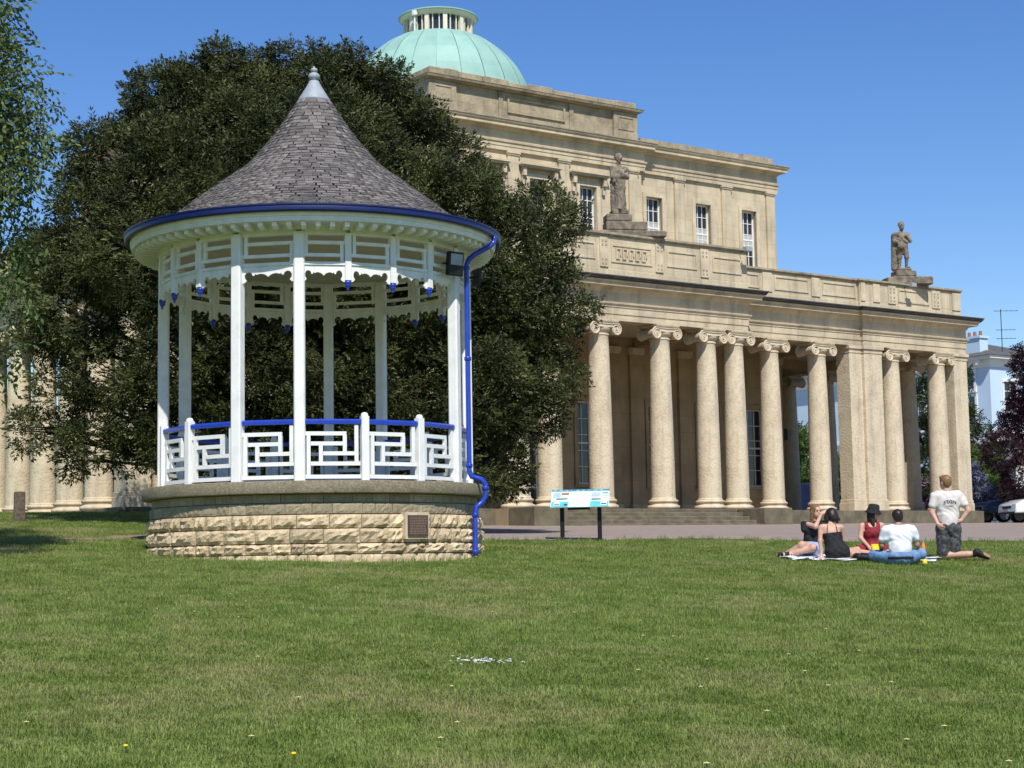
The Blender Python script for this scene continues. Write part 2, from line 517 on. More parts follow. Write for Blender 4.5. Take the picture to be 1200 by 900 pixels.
def grass_field(name, cells_ok, ylo, yhi, step, density, tufts, seed, smin_, smax_):
    xs = np.arange(-15, 16, step); ys = np.arange(ylo, yhi + 1e-6, step)
    X, Y = np.meshgrid(xs, ys)
    cx, cy = X[:-1, :-1] + step / 2, Y[:-1, :-1] + step / 2
    ok = cells_ok(cx, cy)
    V = np.stack([X.ravel(), Y.ravel(), gz(X, Y).ravel()], 1)
    nx = len(xs); i, j = np.meshgrid(np.arange(nx - 1), np.arange(len(ys) - 1)); a = (j * nx + i)
    F = np.stack([a, a + 1, a + nx + 1, a + nx], -1)[ok]
    o = inst(name, np_mesh(name, V, F, M['lawn']))
    ng = bpy.data.node_groups.new('grass_scatter', 'GeometryNodeTree')
    ng.interface.new_socket('Geometry', in_out='INPUT', socket_type='NodeSocketGeometry')
    ng.interface.new_socket('Geometry', in_out='OUTPUT', socket_type='NodeSocketGeometry')
    N, L = ng.nodes, ng.links
    gi = N.new('NodeGroupInput'); go = N.new('NodeGroupOutput')
    dp = N.new('GeometryNodeDistributePointsOnFaces'); dp.inputs['Density'].default_value = density; dp.inputs['Seed'].default_value = seed
    L.new(gi.outputs[0], dp.inputs['Mesh'])
    g2i = N.new('GeometryNodeGeometryToInstance')
    for t in tufts:
        oi = N.new('GeometryNodeObjectInfo'); oi.inputs['Object'].default_value = t; oi.inputs['As Instance'].default_value = True
        L.new(oi.outputs['Geometry'], g2i.inputs[0])
    ip = N.new('GeometryNodeInstanceOnPoints'); ip.inputs['Pick Instance'].default_value = True
    L.new(dp.outputs['Points'], ip.inputs['Points'])
    jg = N.new('GeometryNodeJoinGeometry')
    for n in list(N):
        if n.type == 'OBJECT_INFO': L.new(n.outputs['Geometry'], jg.inputs[0])
    N.remove(g2i)
    L.new(jg.outputs[0], ip.inputs['Instance'])
    ri = N.new('FunctionNodeRandomValue'); ri.data_type = 'INT'
    ri.inputs[4].default_value = 0; ri.inputs[5].default_value = len(tufts) - 1
    L.new(ri.outputs[2], ip.inputs['Instance Index'])
    rv = N.new('FunctionNodeRandomValue'); rv.data_type = 'FLOAT_VECTOR'
    rv.inputs[0].default_value = (-0.15, -0.15, 0); rv.inputs[1].default_value = (0.15, 0.15, 6.283)
    L.new(rv.outputs[0], ip.inputs['Rotation'])
    rs = N.new('FunctionNodeRandomValue'); rs.data_type = 'FLOAT'; rs.inputs[2].default_value = smin_; rs.inputs[3].default_value = smax_; rs.inputs[8].default_value = 5
    L.new(rs.outputs[1], ip.inputs['Scale'])
    L.new(ip.outputs[0], go.inputs[0])
    md = o.modifiers.new('scatter', 'NODES'); md.node_group = ng
    tag(o, kind='stuff')
    return o
def lawn_ok(cx, cy):
    ok = (np.hypot(cx - BX, cy - BY) > 2.85)
    ok &= ~((cy > edge_y(cx) - 0.05) & (cx > -5.2))
    ok &= np.abs(cx) < 0.34 * cy + 1.6
    # the hall stands behind this line
    u = (cx + 10.08) * 0.8157 + (cy - 46) * 0.5785; v = (cx + 10.08) * 0.5785 - (cy - 46) * 0.8157
    ok &= ~((v < 1.2) & (u > -1.3))
    for ex, ey, rx, ry in EARTH:
        ok &= (np.hypot((cx - ex) / (rx * 0.8), (cy - ey) / (ry * 0.8)) > 1)
    return ok
tufts_n = [tuft(k, 18, 0.026, 0.06) for k in range(4)]
tufts_f = [tuft(20 + k, 20, 0.032, 0.10) for k in range(3)]
tag(grass_field('grass', lawn_ok, 5.5, 15, 0.25, 330, tufts_n, 1, 0.7, 1.3), 'short mown grass of the lawn in the foreground', 'grass')
tag(grass_field('grass', lawn_ok, 15, 27, 0.25, 150, tufts_f, 2, 0.7, 1.3), 'short mown grass of the lawn around the picnic', 'grass')
tag(grass_field('grass', lawn_ok, 27, 46, 0.25, 95, tufts_f, 3, 0.8, 1.5), 'short mown grass of the lawn by the path and bank', 'grass')
# longer tufts left by the mower at the foot of the bandstand and along the path edge
edge_t = [tuft(40 + k, 16, 0.10, 0.06) for k in range(3)]
def edge_ok(cx, cy):
    d = np.hypot(cx - BX, cy - BY)
    return ((d > 2.72) & (d < 2.95)) | ((cy > edge_y(cx) - 0.3) & (cy < edge_y(cx) - 0.02) & (cx > -2))
tag(grass_field('grass', edge_ok, 24, 38, 0.1, 55, edge_t, 4, 0.5, 1.2), 'longer grass at the foot of the bandstand and path edge', 'grass')

# ------------------------------------------------------------------ bandstand
bs = empty('bandstand', (BX, BY, BZ), BROT)
tag(bs, 'round white bandstand with blue rails and bell-shaped shingled roof on stone plinth', 'bandstand')
def pol(a, r, z=0.0):
    a = R(a); return Vector((r * math.sin(a), -r * math.cos(a), z))
def polm(a, r, z=0.0):
    """frame whose -Y looks outwards at angle a"""
    return Matrix.Translation(pol(a, r, z)) @ Matrix.Rotation(R(a), 4, 'Z')

# plinth core, ledge and coping
MB().lathe([(2.575, -0.35), (2.575, 1.028)], 96).build('plinth_core', M['mortar'], bs)
autosmooth(MB().lathe([(0.0, 1.03), (2.755, 1.03), (2.77, 1.038), (2.776, 1.05), (2.776, 1.20), (2.77, 1.212), (2.755, 1.218), (0.0, 1.218)], 128).build('coping', M['coping'], bs))

def rock_mesh(seed, w, h, rough, nx=7, nz=4, material=None):
    r = random.Random(seed); V, F = [], []
    for j in range(nz + 1):
        for i in range(nx + 1):
            x = (i / nx - .5) * w; z = (j / nz) * h
            e = min(i, nx - i, j * 2, (nz - j) * 2)
            y = 0.0 if e == 0 else -rough * r.uniform(0.3, 1.5) * (1.0 if e > 1 else .75)
            if e == 0 and rough > 0.02: y = -rough * r.uniform(-.1, .25)
            V.append((x + (r.uniform(-.012, .012) if 0 < i < nx else 0), y, z + (r.uniform(-.012, .012) if 0 < j < nz else 0)))
    k = nx + 1
    for j in range(nz):
        for i in range(nx):
            F.append((j * k + i, j * k + i + 1, (j + 1) * k + i + 1, (j + 1) * k + i))
    b0 = len(V)
    V += [(-w / 2, 0.09, 0), (w / 2, 0.09, 0), (w / 2, 0.09, h), (-w / 2, 0.09, h)]
    bot = [i for i in range(k)]; top = [nz * k + i for i in range(k)]
    F.append(tuple([b0, b0 + 1] + bot[::-1])); F.append(tuple([b0 + 2, b0 + 3] + top))
    lft = [j * k for j in range(nz + 1)]; rgt = [j * k + nx for j in range(nz + 1)]
    F.append(tuple([b0 + 3, b0] + lft)); F.append(tuple([b0 + 1, b0 + 2] + rgt[::-1]))
    mb = MB(); mb.add(V, F)
    return mb.mesh('stone_block', material)
ROWS = [(-0.16, 0.135, 0.035, 0.40, 2.66, 'rubble'), (0.14, 0.155, 0.050, 0.36, 2.655, 'rubble'), (0.30, 0.215, 0.055, 0.40, 2.655, 'rubble'),
        (0.52, 0.205, 0.048, 0.36, 2.65, 'rubble'), (0.733, 0.162, 0.012, 0.33, 2.635, 'dressed'), (0.90, 0.128, 0.008, 0.30, 2.61, 'dressed')]
ROWS[0] = (-0.17, 0.305, 0.035, 0.42, 2.66, 'rubble')
for ri, (z0, h, rough, wavg, rad, mk) in enumerate(ROWS):
    circ = 2 * math.pi * rad
    n = int(circ / wavg)
    ws = [random.uniform(0.55, 1.5) for _ in range(n)]
    tot = sum(ws); a = random.uniform(0, 10)
    vari = [rock_mesh(100 * ri + q, 1.0, h - 0.008, rough, material=M[mk]) for q in range(7)]
    for w_ in ws:
        da = 360 * w_ / tot
        am = a + da / 2
        wm = 2 * rad * math.tan(R(da / 2)) - 0.008
        if ri in (2, 3) and abs(((am - 34) + 180) % 360 - 180) < da / 2 + 3.6:
            pass
        inst('stone_block', random.choice(vari), bs, mtx=polm(am, rad, z0) @ Matrix.Diagonal((wm * random.choice((-1, 1)) if False else wm, 1, 1, 1)))
        a += da
# plaque on a flat dressed surround
MB().box(-0.225, 0.225, -0.075, 0.06, 0.345, 0.745).build('plaque_surround', M['stone_plain'], bs, mtx=polm(33.6, 2.66, 0))
pq = MB().box(-0.185, 0.185, -0.02, 0.0, 0.0, 0.315).build('plaque', M['bronze'], bs, mtx=polm(33.6, 2.737, 0.385))
tl = MB()
rr = random.Random(3)
for k in range(11):
    x = -0.155; z = 0.285 - k * 0.0245
    while x < 0.14:
        w = rr.uniform(0.02, 0.06); tl.box(x, min(x + w, 0.157), -0.023, -0.0195, z - 0.006, z + 0.006); x += w + 0.012
tl.build('raised_lettering', M['bronze_hi'], pq)

# posts: full columns at eight places in four pairs, rail posts between
ANG = [-5.4 + 22.5 * k for k in range(16)]
FULL = {0, 3, 4, 7, 8, 11, 12, 15}
RP = 2.48
def chamfer_bar(w, d, z0, z1, c=0.02):
    mb = MB()
    poly = [(-w / 2 + c, -d / 2), (w / 2 - c, -d / 2), (w / 2, -d / 2 + c), (w / 2, d / 2 - c), (w / 2 - c, d / 2), (-w / 2 + c, d / 2), (-w / 2, d / 2 - c), (-w / 2, -d / 2 + c)]
    V = [(x, y, z) for z in (z0, z1) for x, y in poly]
    F = [tuple(range(7, -1, -1)), tuple(range(8, 16))] + [(i, (i + 1) % 8, 8 + (i + 1) % 8, 8 + i) for i in range(8)]
    mb.add(V, F); return mb
post_me = chamfer_bar(0.165, 0.165, 1.19, 4.97).mesh('post', M['white'])
rp = chamfer_bar(0.12, 0.12, 1.195, 2.19, 0.012)
rp.lathe([(0.058, 2.185), (0.055, 2.215), (0.04, 2.24), (0.0, 2.252)], 12)
rpost_me = rp.mesh('rail_post', M['white'])
strip_me = chamfer_bar(0.10, 0.10, 4.24, 4.96, 0.008).mesh('frieze_post', M['white'])
drop_me = MB().lathe([(0.0, 4.085), (0.014, 4.09), (0.02, 4.105), (0.016, 4.12), (0.04, 4.15), (0.05, 4.175), (0.046, 4.185), (0.055, 4.192), (0.055, 4.215), (0.04, 4.245)], 14).mesh('pendant', M['blue'], True)
for k, a in enumerate(ANG):
    if k in FULL: inst('post', post_me, bs, mtx=polm(a, RP))
    else: inst('rail_post', rpost_me, bs, mtx=polm(a, RP))
FBAY = []                                  # frieze bays: (middle angle, opening angle)
for k in range(16):
    if k in FULL:
        if (k + 1) % 16 in FULL: FBAY.append((ANG[k] + 11.25, 22.5))
        else:
            for q in range(4):
                FBAY.append((ANG[k] + 16.875 * (q + .5), 16.875))
                if q:
                    fp = inst('frieze_post', strip_me, bs, mtx=polm(ANG[k] + 16.875 * q, RP))
                    inst('pendant', drop_me, fp)

# railing bays, frieze lattice and fretted valance between neighbouring posts
BAY = 2 * RP * math.sin(R(11.25))
VAL = [(0, -.265), (.04, -.27), (.07, -.285), (.12, -.27), (.15, -.24), (.12, -.205), (.115, -.158), (.145, -.118), (.19, -.107), (.235, -.13), (.25, -.168), (.275, -.163), (.295, -.135), (.31, -.152), (.37, -.137), (.43, -.146), (.47, -.165), (.5, -.19)]
VAL = VAL + [(1 - t, z) for t, z in VAL[-2::-1]]
def bars_for(kind, W):
    out = []
    T = 0.029
    if kind == 'rail':
        z = lambda q: 1.2 + q
        def H(t0, t1, q): out.append(MB().box((t0 - .5) * W, (t1 - .5) * W, -.022, .022, z(q) - T, z(q) + T))
        def Vv(t, q0, q1): out.append(MB().box((t - .5) * W - T, (t - .5) * W + T, -.0235, .0235, z(q0), z(q1)))
        H(.07, .715, .73); Vv(.87, .3091, .86); H(.165, .93, .28); Vv(.13, .1141, .7009); H(.06, .94, .085)
        Vv(.69, .4611, .7009); H(.165, .66, .58); H(.355, .84, .432); Vv(.32, .3091, .5509)
    else:
        T = 0.026
        def H(t0, t1, q): out.append(MB().box((t0 - .5) * W, (t1 - .5) * W, -.02, .02, q - T, q + T))
        def Vv(t, q0, q1): out.append(MB().box((t - .5) * W - T, (t - .5) * W + T, -.0215, .0215, q0, q1))
        H(.165, .95, 4.815); Vv(.14, 4.645, 4.93); H(.05, .86, 4.625); Vv(.88, 4.52, 4.795)
    return out
rail_bars = [b_.mesh('fret_bar', M['white']) for b_ in bars_for('rail', BAY)]
hr = MB(); hr.add([(-BAY / 2 + .05, y, z) for y, z in ((-.042, 2.072), (.042, 2.072), (.046, 2.12), (.028, 2.145), (-.028, 2.145), (-.046, 2.12))] +
                  [(BAY / 2 - .05, y, z) for y, z in ((-.042, 2.072), (.042, 2.072), (.046, 2.12), (.028, 2.145), (-.028, 2.145), (-.046, 2.12))],
                  [(i, (i + 1) % 6, 6 + (i + 1) % 6, 6 + i) for i in range(6)] + [tuple(range(5, -1, -1)), tuple(range(6, 12))])
hr_me = hr.mesh('handrail', M['blue'])
for k in range(16):
    h_ = inst('handrail', hr_me, bs, mtx=polm(ANG[k] + 11.25, RP * math.cos(R(11.25))))
    for b_ in rail_bars: inst('fret_bar', b_, h_)
FM = {}
for op in (16.875, 22.5):
    W = 2 * RP * math.sin(R(op / 2))
    vl = MB(); vl.extrude([((t - .5) * W, 4.5 + z) for t, z in VAL] + [(.5 * W, 4.47), (-.5 * W, 4.47)], Matrix.Translation((0, -.015, 0)), .03)
    FM[op] = ([b_.mesh('lattice_bar', M['white']) for b_ in bars_for('frieze', W)], vl.mesh('valance', M['white']),
              MB().box(-W / 2 + .03, W / 2 - .03, -.035, .035, 4.472, 4.52).mesh('lower_rail', M['white']),
              MB().box(-W / 2 + .03, W / 2 - .03, -.05, .05, 4.93, 5.02).mesh('head_rail', M['white']))
for am, op in FBAY:
    bars, vme, lme, tme = FM[op]
    mtx = polm(am, RP * math.cos(R(op / 2)))
    l_ = inst('lower_rail', lme, bs, mtx=mtx)
    for b_ in bars: inst('lattice_bar', b_, l_)
    inst('valance', vme, l_)
    inst('head_rail', tme, bs, mtx=mtx)
# ceiling, soffit, modillions, fascia, gutter
autosmooth(MB().lathe([(0.0, 5.03), (2.40, 4.985), (2.40, 5.1), (0, 5.2)], 96, cap=False).build('ceiling', M['ceil'], bs))
autosmooth(MB().lathe([(2.36, 5.2), (2.36, 5.0), (2.56, 5.0), (2.57, 5.03), (2.60, 5.05), (2.92, 5.075), (2.92, 5.06), (2.955, 5.055), (2.96, 5.12), (2.98, 5.13), (2.985, 5.17), (2.99, 5.28), (2.8, 5.32)], 128, cap=False).build('eave', M['white'], bs))
mod_me = MB()
mod_me.add([(-.036, -.32, -.02), (.036, -.32, -.02), (.036, -.2, -.045), (-.036, -.2, -.045), (.036, 0, -.03), (-.036, 0, -.03), (-.036, -.32, .06), (.036, -.32, .06), (.036, 0, .06), (-.036, 0, .06)],
           [(0, 3, 2, 1), (3, 5, 4, 2), (6, 7, 8, 9), (0, 1, 7, 6), (1, 2, 4, 8, 7), (5, 3, 0, 6, 9), (4, 5, 9, 8)])
mod_me = mod_me.mesh('eave_bracket', M['white'])
for k in range(84):
    inst('eave_bracket', mod_me, bs, mtx=polm(k * 360 / 84 + 1, 2.585, 5.012))
autosmooth(MB().lathe([(3.0, 5.30), (3.0, 5.20), (3.015, 5.18), (3.05, 5.178), (3.072, 5.20), (3.077, 5.23), (3.072, 5.262), (3.085, 5.275), (3.085, 5.295), (3.066, 5.297), (3.06, 5.23), (3.03, 5.21), (3.015, 5.30)], 128, cap=False).build('gutter', M['navy'], bs))
# downpipe with swan neck, shoe round the coping, and its collars
dp = MB()
pts = [pol(70, 3.05, 5.20), pol(70, 3.05, 5.10), pol(68.5, 2.99, 5.02), pol(66, 2.78, 4.88), pol(65, 2.70, 4.80), pol(64.6, 2.665, 4.70), pol(64.6, 2.665, 1.42), pol(64.8, 2.70, 1.33),
       pol(66, 2.84, 1.28), pol(66.5, 2.90, 1.20), pol(66.5, 2.90, 1.02), pol(66, 2.86, 0.93), pol(64.5, 2.775, 0.84), pol(64, 2.765, 0.74), pol(63.6, 2.765, 0.08)]
fine = []
for i in range(len(pts) - 1):
    fine += [pts[i].lerp(pts[i + 1], q) for q in ((0, .5) if (pts[i] - pts[i + 1]).length < .4 else (0, .1, .9))]
fine.append(pts[-1])
pipe = dp.tube(fine, 0.042, 12).build('downpipe', M['blue'], bs, smooth=True)
for a_, r_, z_ in ((64.6, 2.665, 4.66), (64.6, 2.665, 3.2), (64.6, 2.665, 1.5), (66.5, 2.90, 1.14), (63.95, 2.765, 0.72), (63.6, 2.765, 0.14)):
    MB().lathe([(0.05, -.03), (0.055, -.025), (0.055, .025), (0.05, .03)], 14).build('collar', M['blue'], pipe, smooth=True, loc=pol(a_, r_, z_))
# pair of floodlights on the corner posts
def flood(mtx):
    b_ = MB(); b_.box(-.15, .15, -.06, .03, -.19, .19); o = b_.build('floodlight', M['black'], None)
    o.parent = bs; o.matrix_basis = mtx
    bv = o.modifiers.new('bevel', 'BEVEL'); bv.width = 0.02; bv.segments = 2
    MB().box(-.115, .115, -.066, -.061, -.02, .155).build('lamp_glass', M['leadgrey'], o)
    MB().tube([(-.16, 0, 0), (-.16, .1, 0), (.16, .1, 0), (.16, 0, 0)], .012, 6).build('mounting_arm', M['black'], o)
flood(polm(55.0, 2.66, 4.66) @ Matrix.Rotation(R(-22), 4, 'Z') @ Matrix.Rotation(R(6), 4, 'X'))
flood(polm(77, 2.68, 4.60) @ Matrix.Rotation(R(30), 4, 'Z') @ Matrix.Rotation(R(6), 4, 'X') @ Matrix.Diagonal((.8, .8, .75, 1)))

# roof: bell curve of shingles
PROF = [(3.03, 5.27), (2.72, 5.385), (2.35, 5.57), (1.93, 5.90), (1.51, 6.22), (1.14, 6.50), (0.88, 6.79), (0.65, 7.08), (0.455, 7.37), (0.25, 7.69)]
pr = [Vector(p) for p in PROF]
def catmull(ps, n=12):
    out = []
    for i in range(len(ps) - 1):
        p0, p1, p2, p3 = ps[max(i - 1, 0)], ps[i], ps[i + 1], ps[min(i + 2, len(ps) - 1)]
        for k in range(n):
            t = k / n
            out.append(0.5 * ((2 * p1) + (p2 - p0) * t + (2 * p0 - 5 * p1 + 4 * p2 - p3) * t * t + (3 * p1 - p0 - 3 * p2 + p3) * t ** 3))
    out.append(ps[-1]); return out
fp_ = catmull(pr)
cum = [0]
for i in range(1, len(fp_)): cum.append(cum[-1] + (fp_[i] - fp_[i - 1]).length)
def prof_at(s):
    s = min(max(s, 0), cum[-1] - 1e-6)
    i = max(j for j in range(len(cum)) if cum[j] <= s)
    i = min(i, len(fp_) - 2)
    t = (s - cum[i]) / (cum[i + 1] - cum[i])
    return fp_[i].lerp(fp_[i + 1], t), (fp_[i + 1] - fp_[i]).normalized()
roof = MB().lathe([(p.x - .02, p.y - .03) for p in fp_], 64, cap=False).build('roof', M['shingle'], bs, smooth=True)
EXPO = 0.082
unit = MB()
unit.add([(-.5, 0, 0), (.5, 0, 0), (.5, 1, 0), (-.5, 1, 0), (-.5, 0, 1), (.5, 0, 1), (.5, 1, .25), (-.5, 1, .25)],
         [(0, 3, 2, 1), (4, 5, 6, 7), (0, 1, 5, 4), (1, 2, 6, 5), (2, 3, 7, 6), (3, 0, 4, 7)])
unit_me = unit.mesh('shingle', M['shingle'])
UV_, UF_ = np.array(unit.v), np.array(unit.f)
shs = []
nrow = int(cum[-1] / EXPO)
for rI in range(nrow):
    p, d = prof_at(rI * EXPO)
    wt = 0.135 if p.x > 0.5 else 0.105
    n = max(9, int(2 * math.pi * p.x / wt))
    off = random.random()
    for k in range(n):
        a = 360 * (k + off + random.uniform(-.1, .1)) / n
        w = 2 * math.pi * p.x / n * random.uniform(0.86, 0.99)
        th = random.uniform(0.010, 0.019)
        A = R(a); outv = Vector((math.sin(A), -math.cos(A), 0)); tan = Vector((math.cos(A), math.sin(A), 0))
        upv = Vector((outv.x * d.x, outv.y * d.x, d.y)); nrm = tan.cross(upv)
        base = pol(a, p.x, p.y) + upv * random.uniform(-.008, .008)
        m4 = Matrix((( tan.x * w, upv.x * EXPO * 1.25, nrm.x * th, base.x), (tan.y * w, upv.y * EXPO * 1.25, nrm.y * th, base.y), (tan.z * w, upv.z * EXPO * 1.25, nrm.z * th, base.z), (0, 0, 0, 1)))
        aa_ = ((a + 180) % 360) - 180
        shs.append((abs(aa_) - 0.6 * rI, m4, aa_))
front = sorted([q for q in shs if abs(q[2]) < 62], key=lambda q: q[0])
ids = set(id(q) for q in front[:300])
for q in front[:300]: inst('shingle', unit_me, roof, mtx=q[1])
VV, FF = [], []
for q in shs:
    if id(q) in ids: continue
    mm = np.array(q[1]); FF.append(UF_ + 8 * len(VV)); VV.append(UV_ @ mm[:3, :3].T + mm[:3, 3])
tag(inst('shingle_courses', np_mesh('shingle_courses', np.concatenate(VV), np.concatenate(FF), M['shingle']), roof), kind='stuff')
cap_ = MB().lathe([(0.275, 7.64), (0.27, 7.68), (0.2, 7.79), (0.135, 7.9), (0.095, 7.97), (0.085, 8.0)], 24).build('finial_cap', M['leadgrey'], bs, smooth=True)
MB().lathe([(0.0, 7.985), (0.07, 7.99), (0.075, 8.01), (0.05, 8.02), (0.085, 8.045), (0.1, 8.085), (0.085, 8.125), (0.05, 8.15), (0.03, 8.155), (0.05, 8.165), (0.062, 8.195), (0.045, 8.225), (0.015, 8.24), (0.012, 8.26), (0, 8.262)], 18).build('finial', M['leadgrey'], cap_, smooth=True)

# ------------------------------------------------------------------ colonnaded hall (local x along the front, y backwards, z above the stylobate)
HX, HY, HZ, HROT = -10.08 + 0.8157 * 16.4, 46.0 + 0.5785 * 16.4, 3.27, R(35.34)
hall = empty('colonnaded_hall', (HX, HY, HZ), HROT)
tag(hall, 'pale stone hall with Ionic colonnade, upper storey and green copper dome', 'building')
ST, SP, SC, SG, SS, SI = M['stone'], M['stone_plain'], M['stone_col'], M['stone_grey'], M['stone_step'], M['stone_inner']
YB = 21.0                      # back of the colonnade
YW = 4.15                      # hall front wall
XW = 11.6                      # hall half width
YH = 16.5                      # hall back wall

def bev(o, w=0.015, seg=1):
    b_ = o.modifiers.new('bevel', 'BEVEL'); b_.width = w; b_.segments = seg; b_.limit_method = 'ANGLE'
    return o
# base
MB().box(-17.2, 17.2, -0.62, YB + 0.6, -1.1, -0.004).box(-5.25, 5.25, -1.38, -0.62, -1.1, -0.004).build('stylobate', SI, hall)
for s_ in (-1, 1):
    x = 5.3
    while x < 17.25:
        w = random.uniform(1.1, 1.7)
        x1 = min(x + w, 17.3)
        a_, b_ = (x, x1 - 0.01) if s_ > 0 else (-x1 + 0.01, -x)
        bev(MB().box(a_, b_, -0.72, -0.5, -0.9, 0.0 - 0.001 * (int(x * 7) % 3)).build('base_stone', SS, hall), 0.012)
        x = x1
    y = -0.49
    while y < YB + .5:
        y1 = min(y + random.uniform(1.2, 1.9), YB + 0.55)
        a_, b_ = (17.08, 17.3) if s_ > 0 else (-17.3, -17.08)
        bev(MB().box(a_, b_, y, y1 - 0.01, -0.9, 0.0).build('base_stone', SS, hall), 0.012)
        y = y1
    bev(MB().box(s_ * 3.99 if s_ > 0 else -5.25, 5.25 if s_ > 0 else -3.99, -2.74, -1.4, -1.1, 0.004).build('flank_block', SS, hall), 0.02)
for k in range(5):
    x = -3.97
    while x < 3.9:
        x1 = min(x + random.uniform(1.3, 2.2), 3.97)
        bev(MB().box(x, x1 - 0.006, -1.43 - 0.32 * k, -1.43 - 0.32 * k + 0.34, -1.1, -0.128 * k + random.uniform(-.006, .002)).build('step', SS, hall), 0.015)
        x = x1

# columns
def col_meshes():
    n = 28
    sh = MB()
    prof = []
    for i in range(15):
        t = i / 14
        r = 0.395 - 0.075 * (t ** 1.7)
        prof.append((r, 0.36 + t * 5.13))
    sh.lathe([(0.42, 0.30), (0.42, 0.335)] + prof + [(0.325, 5.50), (0.345, 5.52), (0.345, 5.56), (0.32, 5.58), (0.32, 5.62)], n)
    ba = MB()
    def torus(r, z, h): return [(r - h * .45 + h * .55 * math.cos(a), z + h / 2 + h / 2 * math.sin(a)) for a in [R(-90 + 22.5 * k) for k in range(9)]]
    ba.lathe(torus(0.52, 0.0, 0.13) + [(0.455, 0.135), (0.44, 0.16), (0.45, 0.19), (0.46, 0.2)] + torus(0.475, 0.2, 0.10), n)
    ca = MB()
    ca.lathe([(0.33, 5.60), (0.38, 5.64), (0.42, 5.70), (0.42, 5.74)], n)
    ca.box(-0.44, 0.44, -0.40, 0.40, 5.76, 5.88)
    ca.add([(sx * q, sy * q * .92, z) for z, q in ((5.882, .44), (5.90, .47), (5.955, .50), (5.995, .50)) for sx, sy in ((-1, -1), (1, -1), (1, 1), (-1, 1))],
           [(4 * j + i, 4 * j + (i + 1) % 4, 4 * j + 4 + (i + 1) % 4, 4 * j + 4 + i) for j in range(3) for i in range(4)] + [(3, 2, 1, 0), (12, 13, 14, 15)])
    for sx in (-1, 1):
        cx, cz = sx * 0.43, 5.70
        # bolster between the two scroll faces
        ca.tube([(cx, -0.40, cz), (cx, -0.2, cz), (cx, 0, cz), (cx, 0.2, cz), (cx, 0.40, cz)], [0.185, 0.16, 0.13, 0.16, 0.185], 20)
        for sy in (-1, 1):
            pts = []
            for k in range(46):
                t = k / 45; a = -sx * t * 2 * math.pi * 2.1 + math.pi / 2
                rr_ = 0.17 * (1 - t) ** 0.8 + 0.028
                pts.append((cx + rr_ * math.cos(a), sy * 0.40, cz + rr_ * math.sin(a)))
            ca.tube(pts, [0.032 * (1 - .5 * k / 45) for k in range(46)], 6)
            ca.tube([(cx, sy * .36, cz), (cx, sy * .435, cz)], [0.04, 0.03], 8)
    for sy in (-1, 1):   # canalis joining the scrolls
        ca.tube([(-0.43, sy * .405, 5.885), (-.2, sy * .405, 5.865), (0, sy * .405, 5.86), (.2, sy * .405, 5.865), (.43, sy * .405, 5.885)], 0.024, 6)
        ca.tube([(-0.30, sy * .405, 5.77), (0, sy * .405, 5.75), (.30, sy * .405, 5.77)], 0.018, 6)
    return sh.mesh('column', SC, True), ba.mesh('column_base', SP, True), ca.mesh('capital', SP)
COLM = col_meshes()
for me_ in COLM:
    me_.set_sharp_from_angle(angle=R(40))
COLM[2].polygons.foreach_set('use_smooth', [True] * len(COLM[2].polygons)); COLM[2].set_sharp_from_angle(angle=R(40))
def column(x, y, rot=0):
    c = inst('column', COLM[0], hall, loc=(x, y, 0), rotz=rot)
    inst('column_base', COLM[1], c); inst('capital', COLM[2], c)
def pier(x0, x1, y0, y1, h=6.0):
    p_ = bev(MB().box(x0, x1, y0, y1, 0.42, h - 0.27).build('pier', SC, hall), 0.012)
    q = MB().box(x0 - .05, x1 + .05, y0 - .05, y1 + .05, 0, 0.30).box(x0 - .025, x1 + .025, y0 - .025, y1 + .025, 0.3, 0.42)
    bev(q.build('pier_base', SP, p_), 0.015)
    q = MB().box(x0 - .02, x1 + .02, y0 - .02, y1 + .02, h - .27, h - .2).box(x0 - .008, x1 + .008, y0 - .008, y1 + .008, h - .2, h - .12).box(x0 - .06, x1 + .06, y0 - .06, y1 + .06, h - .12, h - 0.004)
    q.build('pier_cap', SP, p_)
for x in (1.27, 3.29, 4.53):
    for s_ in (-1, 1): column(s_ * x, -0.9)
for x in (6.97, 9.3, 13.13, 15.65):
    for s_ in (-1, 1): column(s_ * x, -0.08)
for s_ in (-1, 1):
    xa, xb = sorted((s_ * 10.72, s_ * 11.36)); pier(xa, xb, -0.33, 0.33)
    xa, xb = sorted((s_ * 11.362, s_ * 12.3)); pier(xa, xb, -0.45, 0.33)
    xa, xb = sorted((s_ * 16.25, s_ * 17.0)); pier(xa, xb, -0.45, 0.30)
    for k in range(8): column(s_ * 16.65, 2.25 + 2.2 * k, R(90))
    pier(*sorted((s_ * 16.25, s_ * 17.0)), 19.4, 20.15)

# lower entablature follows the breaks of the colonnade
PATH = [(-16.98, 20.6), (-16.98, -0.45), (-11.34, -0.45), (-11.34, -0.33), (-4.93, -0.33), (-4.93, -1.23), (4.93, -1.23), (4.93, -0.33), (11.34, -0.33), (11.34, -0.45), (16.98, -0.45), (16.98, 20.6)]
ent = MB().sweep([(-.66, 6.0), (0, 6.0), (0, 6.20), (.025, 6.203), (.025, 6.42), (.05, 6.425), (.05, 6.47), (.10, 6.52), (.11, 6.57), (.02, 6.585), (.02, 6.90), (.05, 6.92), (.09, 7.0), (.12, 7.04), (.36, 7.06), (.36, 7.15), (.40, 7.17), (.44, 7.22), (-.66, 7.22)], PATH)
ent.build('entablature', ST, hall)
MB().sweep([(-.2, 7.22), (.46, 7.22), (.47, 7.26), (.50, 7.27), (.50, 7.31), (.53, 7.32), (.53, 7.36), (-.2, 7.44)], PATH).build('cornice_lead', M['lead'], hall)
